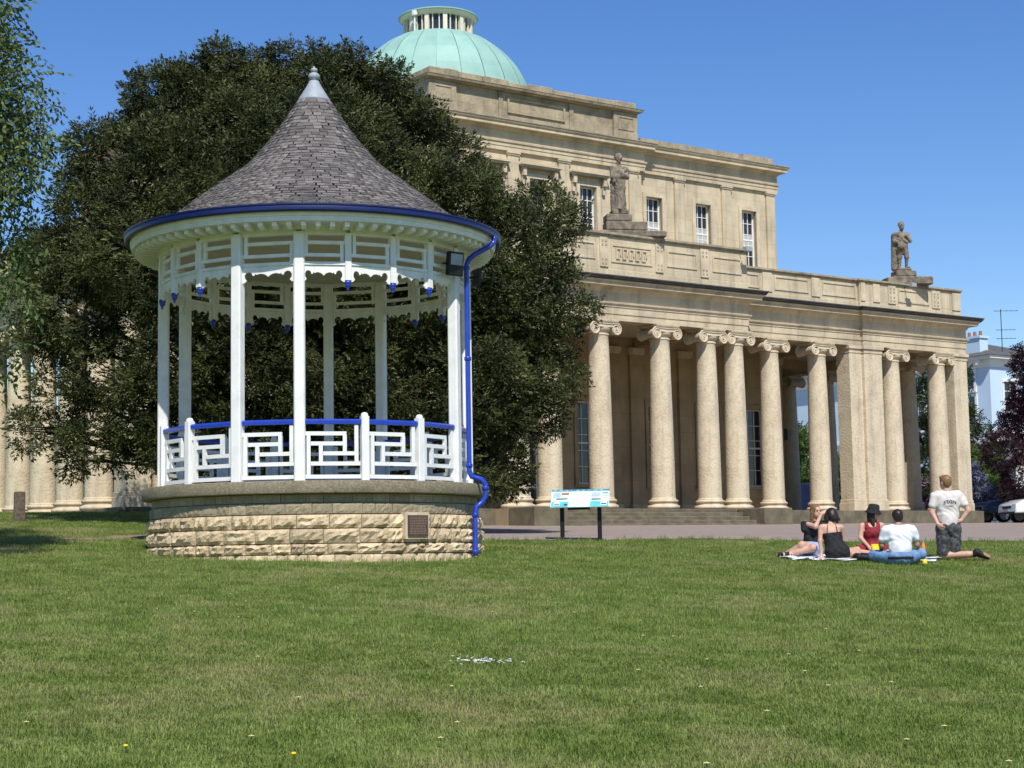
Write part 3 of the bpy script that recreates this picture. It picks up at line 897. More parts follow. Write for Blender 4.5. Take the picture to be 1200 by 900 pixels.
# porch ceilings and lead flats
MB().box(-16.3, 16.3, -.3, YW - .02, 6.36, 7.2).box(-4.3, 4.3, -.9, -.31, 6.36, 7.2).build('porch_ceiling', M['ceil'], hall)
for s_ in (-1, 1):
    MB().box(*sorted((s_ * (XW + .02), s_ * 16.3)), YW - .015, 20.3, 6.36, 7.2).build('porch_ceiling', M['ceil'], hall)
    for yy in (2.2, 6.6, 11.0, 15.4):
        MB().box(*sorted((s_ * (XW + .03), s_ * 16.31)), yy - .2, yy + .2, 6.02, 6.359).build('ceiling_beam', SI, hall)
for xx in (4.53, 11.55):
    for s_ in (-1, 1):
        MB().box(s_ * xx - .22, s_ * xx + .22, -.29, YW - .03, 6.02, 6.358).build('ceiling_beam', SI, hall)
# parapets
PQ = [(-16.9, 20.5), (-16.9, -0.37), (-11.34, -0.37), (-11.34, -0.25), (-5.1, -0.25)]
for path in (PQ, [(-x, y) for x, y in PQ[::-1]]):
    MB().sweep([(-.42, 7.3), (0, 7.3), (0, 7.62), (-.02, 7.63), (-.02, 8.37), (-.42, 8.37)], path).build('parapet', ST, hall)
    MB().sweep([(-.45, 8.372), (.02, 8.372), (.03, 8.41), (.07, 8.42), (.07, 8.485), (-.2, 8.50), (-.45, 8.5)], path).build('parapet_coping', SG, hall)
PP = [(-5.09, 3.0), (-5.09, -1.13), (5.09, -1.13), (5.09, 3.0)]
MB().sweep([(-.42, 7.3), (0, 7.3), (0, 7.66), (-.02, 7.67), (-.02, 8.73), (-.42, 8.73)], PP).build('parapet', ST, hall)
MB().sweep([(-.45, 8.732), (.02, 8.732), (.03, 8.78), (.08, 8.79), (.08, 8.86), (-.2, 8.88), (-.45, 8.88)], PP).build('parapet_coping', SG, hall)
MB().box(-4.6, 4.6, -.6, YW - .2, 7.5, 8.2).build('porch_roof', M['lead'], hall)
def pstrip(x0, x1, y, z0, z1, dots=True):
    p_ = bev(MB().box(x0, x1, y - .05, y + .02, z0, z1).build('parapet_strip', SP, hall), 0.008)
    if dots:
        q = MB(); xm = (x0 + x1) / 2; w = (x1 - x0)
        for zc in (z0 + .18, z1 - .18):
            for dx in (-.22, .22):
                for dz in (-.065, .065):
                    q.box(xm + dx * w - .03, xm + dx * w + .03, y - .062, y - .049, zc + dz - .03, zc + dz + .03)
        q.build('strip_ornament', SG, p_)
def panel(x0, x1, y, z0, z1):
    q = MB(); t = .06
    q.box(x0, x1, y - .03, y + .02, z0, z0 + t).box(x0, x1, y - .03, y + .02, z1 - t, z1).box(x0, x0 + t, y - .029, y + .02, z0 + t, z1 - t).box(x1 - t, x1, y - .029, y + .02, z0 + t, z1 - t)
    q.build('parapet_panel', SP, hall)
for s_ in (-1, 1):
    for a_, b_, dots in ((6.6, 7.05, False), (9.0, 9.42, False)):
        pstrip(*sorted((s_ * a_, s_ * b_)), -.23, 7.66, 8.34, dots)
    for a_, b_, dots in ((11.4, 11.62, False), (12.05, 12.4, False), (12.85, 13.25, True), (15.25, 15.7, True), (16.4, 16.86, False)):
        pstrip(*sorted((s_ * a_, s_ * b_)), -.35, 7.66, 8.34, dots)
    for a_, b_ in ((5.3, 6.45), (7.2, 8.85), (9.55, 11.25)):
        panel(*sorted((s_ * a_, s_ * b_)), -.23, 7.76, 8.26)
    panel(*sorted((s_ * 13.4, s_ * 15.1)), -.35, 7.76, 8.26)
    for a_, b_ in ((1.0, 1.32), (2.95, 3.3)):
        pstrip(*sorted((s_ * a_, s_ * b_)), -1.11, 7.72, 8.68, True)
    panel(*sorted((s_ * 1.5, s_ * 2.8)), -1.11, 7.95, 8.5); panel(*sorted((s_ * 3.5, s_ * 4.8)), -1.11, 7.95, 8.5)
    for k in range(9):
        y = 0.6 + 2.2 * k
        MB().box(*sorted((s_ * 16.86, s_ * 16.95)), y, y + .4, 7.66, 8.34).build('parapet_strip', SP, hall)
panel(-.85, .85, -1.11, 7.9, 8.5)
key = MB()
for k in range(5):                       # key-pattern relief over the middle of the front
    x = -.66 + k * .27
    for q in ((0, .21, .32, .36), (0, .04, .04, .32), (0, .15, 0, .04), (.11, .15, .04, .2), (.17, .21, .12, .32)):
        key.box(x + q[0], x + q[1], -1.155, -1.12, 8.02 + q[2], 8.02 + q[3])
key.build('key_relief', SP, hall)

# walls with openings
WIN = [0, 2.2, -2.2, 5.45, -5.45, 7.85, -7.85, 10.2, -10.2]
def wall_open(mb, x0, x1, z0, z1, y0, y1, ops):
    """ops: (cx, w, zb, zt) sorted; tiles the wall with boxes around the openings"""
    ops = sorted(o_ for o_ in ops if x0 < o_[0] < x1)
    x = x0
    for cx, w, zb, zt in ops:
        mb.box(x, cx - w / 2, y0, y1, z0, z1)
        if zb > z0: mb.box(cx - w / 2, cx + w / 2, y0, y1, z0, zb)
        mb.box(cx - w / 2, cx + w / 2, y0, y1, zt, z1)
        x = cx + w / 2
    mb.box(x, x1, y0, y1, z0, z1)
LOW = [(x, 1.05 if x else 1.5, 1.05 if x else 0.0, 4.0) for x in WIN]
UPC = [(x, 0.74, 9.45, 11.68) for x in WIN if abs(x) < 4]
UPS = [(x, 0.76, 9.45, 11.68) for x in WIN if abs(x) > 4]
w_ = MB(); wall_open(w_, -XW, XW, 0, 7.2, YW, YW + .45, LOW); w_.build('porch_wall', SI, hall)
w_ = MB(); wall_open(w_, -4.7, 4.7, 7.25, 13.3, YW - .22, YW + .2, UPC); w_.build('upper_wall', ST, hall)
for s_ in (-1, 1):
    w_ = MB(); wall_open(w_, *sorted((s_ * 4.7, s_ * XW)), 7.25, 13.3, YW, YW + .45, UPS); w_.build('upper_wall', ST, hall)
    MB().box(*sorted((s_ * (XW - .45), s_ * XW)), YW + .452, YH, 0, 13.3).build('side_wall', ST, hall)
MB().box(-XW, XW, YH, YH + .4, 0, 13.3).build('back_wall', ST, hall)
MB().box(-XW + .46, XW - .46, YW + 1.2, YW + 1.3, 0.1, 13.2).build('dark_interior_sheet', M['black'], hall)  # black sheet added behind the openings, stands in for the unlit interior
MB().box(-XW + .3, XW - .3, YW + .3, YH - .1, 13.32, 13.5).build('upper_roof', M['lead'], hall)
def window(cx, y, w, zb, zt, nx, nz, blind=0.0):
    fr = MB(); t = .05
    fr.box(cx - w / 2, cx + w / 2, y, y + .07, zb, zb + t + .02).box(cx - w / 2, cx + w / 2, y, y + .07, zt - t, zt)
    fr.box(cx - w / 2, cx - w / 2 + t, y, y + .07, zb + t + .02, zt - t).box(cx + w / 2 - t, cx + w / 2, y, y + .07, zb + t + .02, zt - t)
    zm = (zb + zt) / 2
    fr.box(cx - w / 2 + t, cx + w / 2 - t, y + .004, y + .06, zm - .03, zm + .03)
    f_ = fr.build('window', M['white'], hall)
    pn = MB()
    gw, gh = (w - 2 * t), (zt - zb - 2 * t - .02)
    for i in range(nx):
        for j in range(nz):
            xa = cx - w / 2 + t + gw * i / nx; xb = xa + gw / nx; za = zb + t + .02 + gh * j / nz; zb2 = za + gh / nz
            pn.add([(xa, y + .045 + .004 * ((i + j) % 2), za), (xb, y + .045 + .004 * ((i * 2 + j) % 3 - 1), za), (xb, y + .045, zb2), (xa, y + .047, zb2)], [(0, 1, 2, 3)])
    pn.build('pane', M['glass'], f_)
    bars = MB()
    for i in range(1, nx):
        xa = cx - w / 2 + t + gw * i / nx; bars.box(xa - .013, xa + .013, y + .015, y + .05, zb + t + .02, zt - t)
    for j in range(1, nz):
        za = zb + t + .02 + gh * j / nz
        if abs(za - zm) > .06: bars.box(cx - w / 2 + t, cx + w / 2 - t, y + .016, y + .049, za - .012, za + .012)
    bars.build('glazing_bars', M['white'], f_)
    if blind:
        MB().box(cx - w / 2 + t, cx + w / 2 - t, y + .02, y + .043, zb + gh * (.62 - blind), zb + gh * (.62)).build('blind', M['blind'], f_)
    return f_
for x in WIN:
    yu = YW - .22 if abs(x) < 4 else YW
    window(x, yu + .16, 0.74 if abs(x) < 4 else 0.76, 9.45, 11.68, 3, 5, blind={2.2: .0, 5.45: .28, 7.85: .28, 10.2: .22}.get(x, 0.0))
    if x: window(x, YW + .22, 1.05, 1.05, 4.0, 3, 5)
    # stone architrave, sill and hood
    q = MB(); W2 = .38; T = .16; y = yu
    q.box(x - W2 - T, x - W2, y - .05, y + .1, 9.4, 11.68 + T).box(x + W2, x + W2 + T, y - .05, y + .1, 9.4, 11.68 + T).box(x - W2, x + W2, y - .05, y + .1, 11.682, 11.68 + T)
    q.box(x - W2 - .03, x + W2 + .03, y - .08, y + .1, 9.3, 9.4)
    if abs(x) < 4:
        q.box(x - .80, x + .80, y - .26, y - .0005, 12.02, 12.08).box(x - .86, x + .86, y - .31, y - .0006, 12.081, 12.14)
        for s_ in (-1, 1):
            q.box(x + s_ * .68 - .07, x + s_ * .68 + .07, y - .2, y - .0007, 11.72, 12.018).box(x + s_ * .68 - .06, x + s_ * .68 + .06, y - .1, y - .0008, 11.42, 11.718)
    q.build('window_surround', SP, hall)
    q = MB(); W2 = .525 if x else .75; T = .15
    zb_ = 1.05 if x else 0
    q.box(x - W2 - T, x - W2, YW - .05, YW + .1, zb_, 4.0 + T).box(x + W2, x + W2 + T, YW - .05, YW + .1, zb_, 4.0 + T).box(x - W2, x + W2, YW - .05, YW + .1, 4.002, 4.0 + T)
    if x: q.box(x - W2 - T - .05, x + W2 + T + .05, YW - .1, YW + .1, .95, 1.048)
    q.build('window_surround', SI, hall)
dr = MB().box(-.75, .75, YW + .2, YW + .27, 0, 4.0).build('door', M['glass'], hall)
q = MB()
for xa in (-.74, -.03, .68): q.box(xa, xa + .06, YW + .16, YW + .2, 0, 4)
for za in (0.02, .9, 2.2, 3.9): q.box(-.68, .68, YW + .162, YW + .199, za, za + .07)
q.build('door_frame', M['white'], dr)
# pilasters: lower wall and upper wall
for x in (1.1, 3.25, 4.35, 6.65, 9.02, 11.28):
    for s_ in (-1, 1):
        X = s_ * x
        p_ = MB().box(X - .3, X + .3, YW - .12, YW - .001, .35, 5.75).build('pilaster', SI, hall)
        MB().box(X - .34, X + .34, YW - .16, YW - .002, 0, .349).box(X - .33, X + .33, YW - .15, YW - .002, 5.751, 5.83).box(X - .36, X + .36, YW - .18, YW - .002, 5.831, 6.0).build('pilaster_trim', SP, p_)
for x, w in ((1.1, .46), (3.62, .40), (4.26, .40), (6.65, .46), (9.02, .46), (11.33, .46)):
    for s_ in (-1, 1):
        X = s_ * x; y = YW - .22 if abs(x) < 4.6 else YW
        p_ = bev(MB().box(X - w / 2, X + w / 2, y - .09, y - .001, 8.6, 12.38).build('pilaster', ST, hall), .01)
        MB().box(X - w / 2 - .03, X + w / 2 + .03, y - .12, y - .002, 12.381, 12.44).box(X - w / 2 - .05, X + w / 2 + .05, y - .15, y - .002, 12.441, 12.5).build('pilaster_trim', SP, p_)
for s_ in (-1, 1):
    for y in (6.5, 9.0, 11.5, 14.0):
        MB().box(*sorted((s_ * XW, s_ * (XW + .09))), y - .25, y + .25, 8.6, 12.45).build('pilaster', ST, hall)
        MB().box(*sorted((s_ * XW, s_ * (XW + .12))), y - 1.2 - .3, y - 1.2 + .3, 0, 6.0).build('pilaster', SI, hall)
# upper entablature with break
UP = [(-XW, YH + .4), (-XW, YW), (-4.7, YW), (-4.7, YW - .22), (4.7, YW - .22), (4.7, YW), (XW, YW), (XW, YH + .4)]
MB().sweep([(-.3, 12.52), (.10, 12.52), (.10, 12.66), (.12, 12.665), (.12, 12.78), (.16, 12.80), (.17, 12.86), (.09, 12.865), (.09, 13.18), (.13, 13.2), (.18, 13.28), (.38, 13.30), (.38, 13.40), (.43, 13.44), (.45, 13.50), (-.3, 13.52)], UP).build('upper_entablature', ST, hall)
MB().sweep([(-.1, 13.505), (.47, 13.503), (.47, 13.54), (-.1, 13.58)], UP).build('upper_cornice_lead', SG, hall)
for s_ in (-1, 1):
    x = 4.85; i = 0
    while x < XW - .1:
        x1 = min(x + random.uniform(.9, 1.5), XW - .05)
        a_, b_ = sorted((s_ * x, s_ * (x1 - .01)))
        MB().box(a_, b_, YW - .05, YW + .35, 13.5, 13.86 + random.uniform(-.02, .03)).build('blocking_stone', SG, hall); x = x1
    MB().box(*sorted((s_ * (XW - .4), s_ * (XW - .02))), YW + .36, YH, 13.5, 13.85).build('blocking_stone', SG, hall)
    # low copper roof behind the blocking course
    q = MB(); a_, b_ = sorted((s_ * 4.9, s_ * (XW - .8)))
    q.add([(a_, YW + .8, 13.5), (b_, YW + .8, 13.5), (b_, YH - 1, 13.5), (a_, YH - 1, 13.5), (a_ if s_ < 0 else a_ + .0, YW + 4, 14.55), (b_ - 2.5 if s_ > 0 else b_, YW + 4, 14.55), (b_ - 2.5 if s_ > 0 else b_, YH - 4, 14.55), (a_ + (2.5 if s_ < 0 else 0), YH - 4, 14.55)],
          [(0, 1, 5, 4), (1, 2, 6, 5), (2, 3, 7, 6), (3, 0, 4, 7), (4, 5, 6, 7)])
    q.build('copper_roof', M['copper'], hall)
# attic block with sunk panels, cornice and ragged coping
AT = [(-4.5, 15.6), (-4.5, YW - .18), (4.5, YW - .18), (4.5, 15.6)]
MB().box(-4.5, 4.5, YW - .18, 15.6, 13.55, 14.62).build('attic', SG, hall)
for a_, b_ in ((-4.4, -3.5), (-3.3, 3.3), (3.5, 4.4)):
    pass
for s_ in (-1, 1):
    a_, b_ = sorted((s_ * 3.42, s_ * 4.52)); bev(MB().box(a_, b_, YW - .30, YW - .181, 13.56, 14.61).build('attic_pier', SG, hall), .01)
    q = MB(); a_ += .18; b_ -= .18
    for bx in ((a_, b_, 13.95, 14.0), (a_, b_, 14.40, 14.45), (a_, a_ + .05, 14.0, 14.4), (b_ - .05, b_, 14.0, 14.4)): q.box(bx[0], bx[1], YW - .325, YW - .2995, bx[2], bx[3])
    q.build('attic_panel', SG, hall)
    a_, b_ = sorted((s_ * 1.45, s_ * 1.62)); MB().box(a_, b_, YW - .23, YW - .182, 13.56, 14.6).build('attic_strip', SG, hall)
q = MB()
for bx in ((-1.25, 1.25, 13.9, 13.97), (-1.25, 1.25, 14.38, 14.45), (-1.25, -1.18, 13.97, 14.38), (1.18, 1.25, 13.97, 14.38)): q.box(bx[0], bx[1], YW - .24, YW - .179, bx[2], bx[3])
q.build('attic_panel', SG, hall)
AP = [(-4.5, 15.6), (-4.5, YW - .18), (-4.4, YW - .30), (4.4, YW - .30), (4.5, YW - .18), (4.5, 15.6)]
AP = [(-4.52, 15.6), (-4.52, YW - .30), (4.52, YW - .30), (4.52, 15.6)]
MB().sweep([(-.5, 14.62), (.02, 14.622), (.04, 14.66), (.15, 14.67), (.17, 14.73), (.19, 14.76), (-.5, 14.79)], AP).build('attic_cornice', SG, hall)
x = -4.5
while x < 4.45:
    x1 = min(x + random.uniform(.55, 1.1), 4.5)
    bev(MB().box(x, x1 - .012, YW - .3, YW + .2, 14.76, 15.02 + random.uniform(-.05, .06)).build('coping_stone', SG, hall), .03); x = x1
for s_ in (-1, 1):
    y = YW + .21
    while y < 15.4:
        y1 = y + random.uniform(.8, 1.3)
        bev(MB().box(*sorted((s_ * 4.02, s_ * 4.5)), y, y1 - .012, 14.76, 15.02 + random.uniform(-.04, .05)).build('coping_stone', SG, hall), .03); y = y1

# dome in copper sheets with standing seams, glazed lantern on top
DY, DR, DZ = 10.2, 3.68, 14.98
dome = MB().lathe([(3.72, 14.6), (3.72, 15.05)] + [((DR - .03) * math.cos(R(a)), DZ + (DR - .03) * math.sin(R(a))) for a in range(0, 66, 5)], 48, c=(0, 0, 0)).build('dome', M['copper'], hall, smooth=True, loc=(0, DY, 0))
LAT = [-3, 12, 25, 38, 51, 64.2]
NS = 24
for li in range(5):
    a0, a1 = R(LAT[li]), R(LAT[li + 1])
    q = MB(); V = []; n1, n2 = 4, 3
    half = math.pi / NS
    for j in range(n2 + 1):
        el = a0 + (a1 - a0) * j / n2
        for i in range(n1 + 1):
            az = -half + .004 + (2 * half - .008) * i / n1
            lift = .012 if i in (0, n1) else 0.0
            r_ = DR + lift
            V.append((r_ * math.cos(el) * math.sin(az), -r_ * math.cos(el) * math.cos(az), DZ + r_ * math.sin(el) + (-.008 if j == 0 else 0)))
    q.add(V, [(j * (n1 + 1) + i, j * (n1 + 1) + i + 1, (j + 1) * (n1 + 1) + i + 1, (j + 1) * (n1 + 1) + i) for j in range(n2) for i in range(n1)])
    sheet = q.mesh('copper_sheet', M['copper'])
    for k in range(NS):
        inst('copper_sheet', sheet, dome, rotz=2 * math.pi * k / NS + .05)
LS, LZ = 0.885, -0.36                  # lantern
def zc_(z_): return 18.6 + (z_ - 18.6) * .84 + LZ
def lz(p): return [(r_ * LS, zc_(z_)) for r_, z_ in p]
lan = MB().lathe(lz([(1.76, 18.36), (1.76, 18.46), (1.70, 18.56), (1.66, 18.60), (1.52, 18.64), (0, 18.64)]), 48).build('lantern', M['copper'], hall, smooth=True, loc=(0, DY, 0))
autosmooth(lan)
MB().lathe(lz([(1.40, 18.6), (1.40, 19.52)]), 48).build('lantern_glass', M['glass'], lan)
lp = MB().box(-.08, .08, -1.54 * LS, -1.38 * LS, zc_(18.6), zc_(19.5)).mesh('lantern_pier', M['cream'])
lm = MB().box(-.02, .02, -1.47 * LS, -1.395 * LS, zc_(18.6), zc_(19.5)).mesh('mullion', M['cream'])
for k in range(12):
    inst('lantern_pier', lp, lan, rotz=R(30 * k + 8))
    for d in (9.5, 20.5): inst('mullion', lm, lan, rotz=R(30 * k + 8 + d))
autosmooth(MB().lathe(lz([(1.35, 19.48), (1.58, 19.48), (1.60, 19.56), (1.66, 19.62), (1.70, 19.64)]), 48, cap=False).build('lantern_cornice', M['cream'], lan))
autosmooth(MB().lathe(lz([(1.70, 19.63), (1.73, 19.66), (1.73, 19.71), (1.2, 19.84), (0.5, 19.92), (0, 19.94)]), 48).build('lantern_roof', M['copper'], lan))
MB().tube([(-1.45, -.6, 18.0), (-1.45, -.6, 18.95)], .035, 8).tube([(-1.45, -.6, 18.92), (-1.49, -.62, 19.08)], [.12, .10], 10).build('antenna', M['white'], lan)
# stone stumps where flood lamps are bracketed off the parapet
def lamp_bracket(x, y, z):
    b_ = MB().tube([(x, y, z), (x, y - .35, z + .04)], .018, 6).build('lamp_bracket', M['lead'], hall)
    MB().box(x - .13, x + .13, y - .48, y - .34, z - .02, z + .12).build('flood_lamp', M['leadgrey'], b_)
lamp_bracket(4.72, -1.15, 8.72); lamp_bracket(13.75, -.38, 8.33)
# security lamp box on a side column seen through the colonnade
MB().box(16.0, 16.28, 8.6, 8.85, 3.3, 3.75).build('lamp_box', M['black'], hall)

# ------------------------------------------------------------------ trees
def leaf_template(kind):
    V, F = [], []
    def dia(p, d, side, L, w, droop):
        p = np.array(p); d = np.array(d) / np.linalg.norm(d); s_ = np.array(side)
        a = p; b = p + d * L * .5 + s_ * w; c = p + d * L + np.array((0, 0, -droop)); e = p + d * L * .5 - s_ * w
        o = len(V); V.extend([a, b, c, e]); F.append((o, o + 1, o + 2, o + 3))
    if kind == 'yew':
        for k in range(3):
            t = k / 2; p = (0.14 * t, 0, -.02 * t)
            for sd in (-1, 1):
                dia(p, (.7, sd * (.9 - .3 * t), .25 - .5 * t * (k % 2)), (.3, .1, .5), .11 - .02 * t, .024, .02)
        dia((.13, 0, -.01), (1, 0, .2), (0, .7, .3), .10, .022, .02)
    elif kind == 'birch':
        for k in range(5):
            t = k / 4; sd = 1 if k % 2 else -1
            dia((.16 * t, 0, -.12 * t), (.5, sd * .7, -.7), (.7, -.3 * sd, .2), .062, .019, .006)
    else:
        for k in range(6):
            t = k / 5; sd = 1 if k % 2 else -1
            dia((.22 * t, 0, .03 * t), (.6, sd * .8, .1 - .5 * t), (.55, -.4 * sd, .45), .13, .036, .03)
    return np.array(V), np.array(F)
def rot_frames(D, r_):
    """frames with x along D and random roll kept roughly upright"""
    D = D / np.linalg.norm(D, axis=1, keepdims=True)
    up = np.array([0, 0, 1.0]) + r_.normal(0, .45, D.shape)
    Y = np.cross(up, D); Y /= np.linalg.norm(Y, axis=1, keepdims=True) + 1e-9
    Z = np.cross(D, Y)
    return np.stack([D, Y, Z], 2)
def crown(name, lobes, kind, per_m2, material, parent, seed, cull=0.72, smin_=.7, smax_=1.35, shell=(.55, 1.08), updir=.15, squash=0.9, back=None):
    r_ = np.random.default_rng(seed)
    P, D, SZ = [], [], []
    for lb_ in lobes:
        x, y, z, rad = lb_[:4]
        n = int(4 * math.pi * rad * rad * per_m2 * (1.0 if back is None or y < back else .3) + 6)
        d = r_.normal(size=(n, 3)); d /= np.linalg.norm(d, axis=1, keepdims=True)
        if len(lb_) > 4:                      # twigs grow on the outer side of a clump
            d = d[(d @ np.array(lb_[4:])) > r_.uniform(-.5, .15, n)]; n = len(d)
        # lumpy radius so the outline breaks up
        lump = 1 + .16 * np.sin(d[:, 0] * 7 + x * 3) * np.sin(d[:, 1] * 6 + y) + .14 * np.sin(d[:, 2] * 9 + z * 2)
        q = r_.uniform(shell[0], shell[1], n) ** (.7) * lump
        p = np.array([x, y, z]) + d * (rad * q)[:, None] * np.array([1, 1, squash])
        P.append(p); D.append(d); SZ.append(np.full(n, 1.0))
    P, D = np.concatenate(P), np.concatenate(D)
    keep = np.ones(len(P), bool)
    for (x, y, z, rad) in [q[:4] for q in lobes]:
        keep &= np.linalg.norm(P - np.array([x, y, z]), axis=1) > rad * cull * (.9 if rad > .6 else .6)
    keep |= r_.random(len(P)) < .10
    P, D = P[keep], D[keep]
    D = D + r_.normal(0, .5, D.shape) + np.array([0, 0, updir])
    Fm = rot_frames(D, r_)
    sz = r_.uniform(smin_, smax_, len(P))
    TV, TF = leaf_template(kind)
    V = np.einsum('nij,kj->nki', Fm * sz[:, None, None], TV) + P[:, None, :]
    F = TF[None] + (np.arange(len(P)) * len(TV))[:, None, None]
    me = np_mesh(name, V.reshape(-1, 3), F.reshape(-1, 4), material)
    return inst(name, me, parent)
def limbs(lobes, base, top, r0, seed, every=1, bend=.25):
    r_ = random.Random(seed); mb = MB()
    base, top = Vector(base), Vector(top)
    pts = [base.lerp(top, t) + Vector((r_.uniform(-.12, .12), r_.uniform(-.12, .12), 0)) * (1 if 0 < t < 1 else 0) for t in (0, .12, .3, .5, .75, 1)]
    mb.tube(pts, [r0 * 1.5, r0 * 1.1, r0, r0 * .8, r0 * .55, r0 * .25], 12)
    for i, (x, y, z, rad) in enumerate(lobes):
        if i % every: continue
        e = Vector((x, y, z))
        t = min(max((z - base.z) / max(top.z - base.z, .1) - .28, .1), .9)
        s_ = base.lerp(top, t)
        m_ = s_.lerp(e, .5) + Vector((r_.uniform(-.3, .3), r_.uniform(-.3, .3), r_.uniform(.0, .5))) * (s_ - e).length * bend
        c = [s_.lerp(m_, q).lerp(m_.lerp(e, q), q) for q in (0, .2, .4, .6, .8, 1)]
        k = r0 * (.12 + .22 * min(rad, 1.8))
        mb.tube(c, [k, k * .85, k * .7, k * .55, k * .4, k * .18], 6)
        for q in range(3):
            d = Vector((r_.uniform(-1, 1), r_.uniform(-1, 1), r_.uniform(-.4, .8))) * rad * .8
            mb.tube([c[4], c[4].lerp(e + d, .6) + Vector((0, 0, .05)), e + d], [k * .3, k * .2, .006], 5)
    return mb
YEW=[(-5.72,38.00,12.47,1.20),(-4.36,38.00,12.55,1.20),(-3.24,38.50,12.47,1.00),(-6.70,38.00,12.39,1.20),(-7.57,38.00,12.10,0.95),(-2.66,38.50,11.65,1.10),(-2.07,38.50,10.94,0.95),(-1.25,38.50,10.30,0.72),(-8.71,37.50,10.62,0.90),(-7.65,37.00,10.20,1.30),(-5.87,36.50,10.05,1.90),(-4.20,36.50,10.03,2.00),(-2.72,36.50,9.43,1.70),(-1.26,37.00,9.13,1.20),(-9.27,37.50,9.37,0.90),(-8.09,36.50,8.40,1.40),(-6.34,36.00,7.91,1.90),(-4.33,36.00,7.69,2.00),(-2.52,36.00,7.29,1.80),(-0.98,36.50,7.72,1.20),(0.30,37.00,8.85,0.72),(0.91,37.00,9.05,0.52),(-0.14,37.00,8.35,1.10),(0.60,37.00,8.15,0.70),(0.02,36.80,7.00,1.10),(0.96,37.00,7.10,0.65),(1.52,37.00,7.04,0.30),(0.76,37.00,6.45,0.50),(0.00,36.80,5.69,1.00),(0.93,37.00,5.47,0.50),(0.55,37.00,4.95,0.55),(-0.02,36.80,4.39,0.75),(-0.21,36.50,3.73,0.50),(-0.73,36.00,5.25,1.20),(-0.83,36.00,3.98,0.90),(-10.21,37.50,8.23,0.80),(-9.50,37.00,7.18,0.90),(-8.27,36.50,6.72,1.10),(-10.57,37.50,6.89,0.50),(-6.88,36.00,6.08,1.30),(-8.81,36.50,5.80,0.70),(-9.86,37.00,5.59,0.55),(-7.73,36.20,5.20,0.75),(-10.59,37.00,4.67,0.35),(-9.79,36.80,4.51,0.45),(-8.98,36.50,4.42,0.50),(-8.21,36.30,4.58,0.55),(-7.57,36.30,4.30,0.50),(-6.69,36.00,4.62,1.00),(-9.39,36.70,3.99,0.25),(-8.23,36.40,4.04,0.30),(-5.43,36.00,5.69,1.70),(-3.62,36.00,5.48,1.80),(-1.99,36.00,5.45,1.50),(-5.43,36.00,4.06,1.10),(-3.99,36.00,3.86,1.10),(-2.55,36.00,3.83,1.10),(-1.65,36.00,3.46,0.70),(-6.51,36.00,3.54,0.60),(-6.10,40.50,10.12,2.20),(-4.05,40.50,10.09,2.20),(-7.75,40.50,8.49,1.80),(-2.01,40.50,8.39,1.80),(-5.56,41.00,7.48,2.20),(-3.49,41.00,7.45,2.00),(-5.48,40.50,12.21,1.60),(-3.62,40.50,11.76,1.50),(-0.57,39.50,7.19,1.20),(-9.47,40.00,8.43,1.20)]
BIRCH=[(-6.19,20.30,8.52,0.45),(-6.13,21.00,8.70,0.30),(-6.89,21.70,8.42,0.60),(-6.13,20.65,8.04,0.40),(-6.12,21.35,8.47,0.20),(-6.38,20.30,7.40,0.60),(-6.23,21.00,7.70,0.40),(-6.27,21.70,7.62,0.35),(-5.70,20.65,7.33,0.18),(-5.62,21.35,7.57,0.16),(-6.27,20.30,6.87,0.55),(-6.11,21.00,7.04,0.40),(-6.04,21.70,7.22,0.30),(-5.48,20.65,7.05,0.20),(-6.48,21.35,6.64,0.50),(-5.85,20.30,6.49,0.40),(-5.73,21.00,6.76,0.30),(-5.65,21.70,7.04,0.12),(-6.26,20.65,5.94,0.35),(-6.20,21.35,6.30,0.25),(-6.46,20.30,5.66,0.70),(-6.25,21.00,5.58,0.30),(-6.78,21.70,5.16,0.70),(-6.04,20.65,4.88,0.30),(-5.98,21.35,5.75,0.20),(-5.73,20.30,5.13,0.25),(-6.29,21.00,4.29,0.25),(-6.88,21.70,4.39,0.60),(-6.07,20.65,3.83,0.12),(-7.13,21.35,6.76,1.00),(-7.02,20.30,8.00,1.00),(-7.31,21.00,5.38,1.00),(-7.08,21.70,9.69,0.90),(-6.09,20.65,9.29,0.50)]
PLUM=[(19.15,60.00,7.89,1.30),(17.80,60.00,7.91,0.90),(17.83,59.50,8.46,0.70),(17.78,60.00,8.82,0.45),(16.70,59.50,6.67,0.70),(17.28,59.00,6.32,1.00),(16.93,59.00,5.14,0.80),(16.85,60.00,7.02,0.60),(16.53,60.00,6.48,0.35),(17.63,59.00,4.25,0.90),(17.26,58.80,3.80,0.60),(18.91,60.00,6.08,1.60),(19.43,60.00,4.26,1.30),(20.92,60.50,6.69,1.50),(20.10,60.50,8.54,1.10),(19.89,62.00,6.84,1.50),(19.37,60.50,9.01,0.60)]
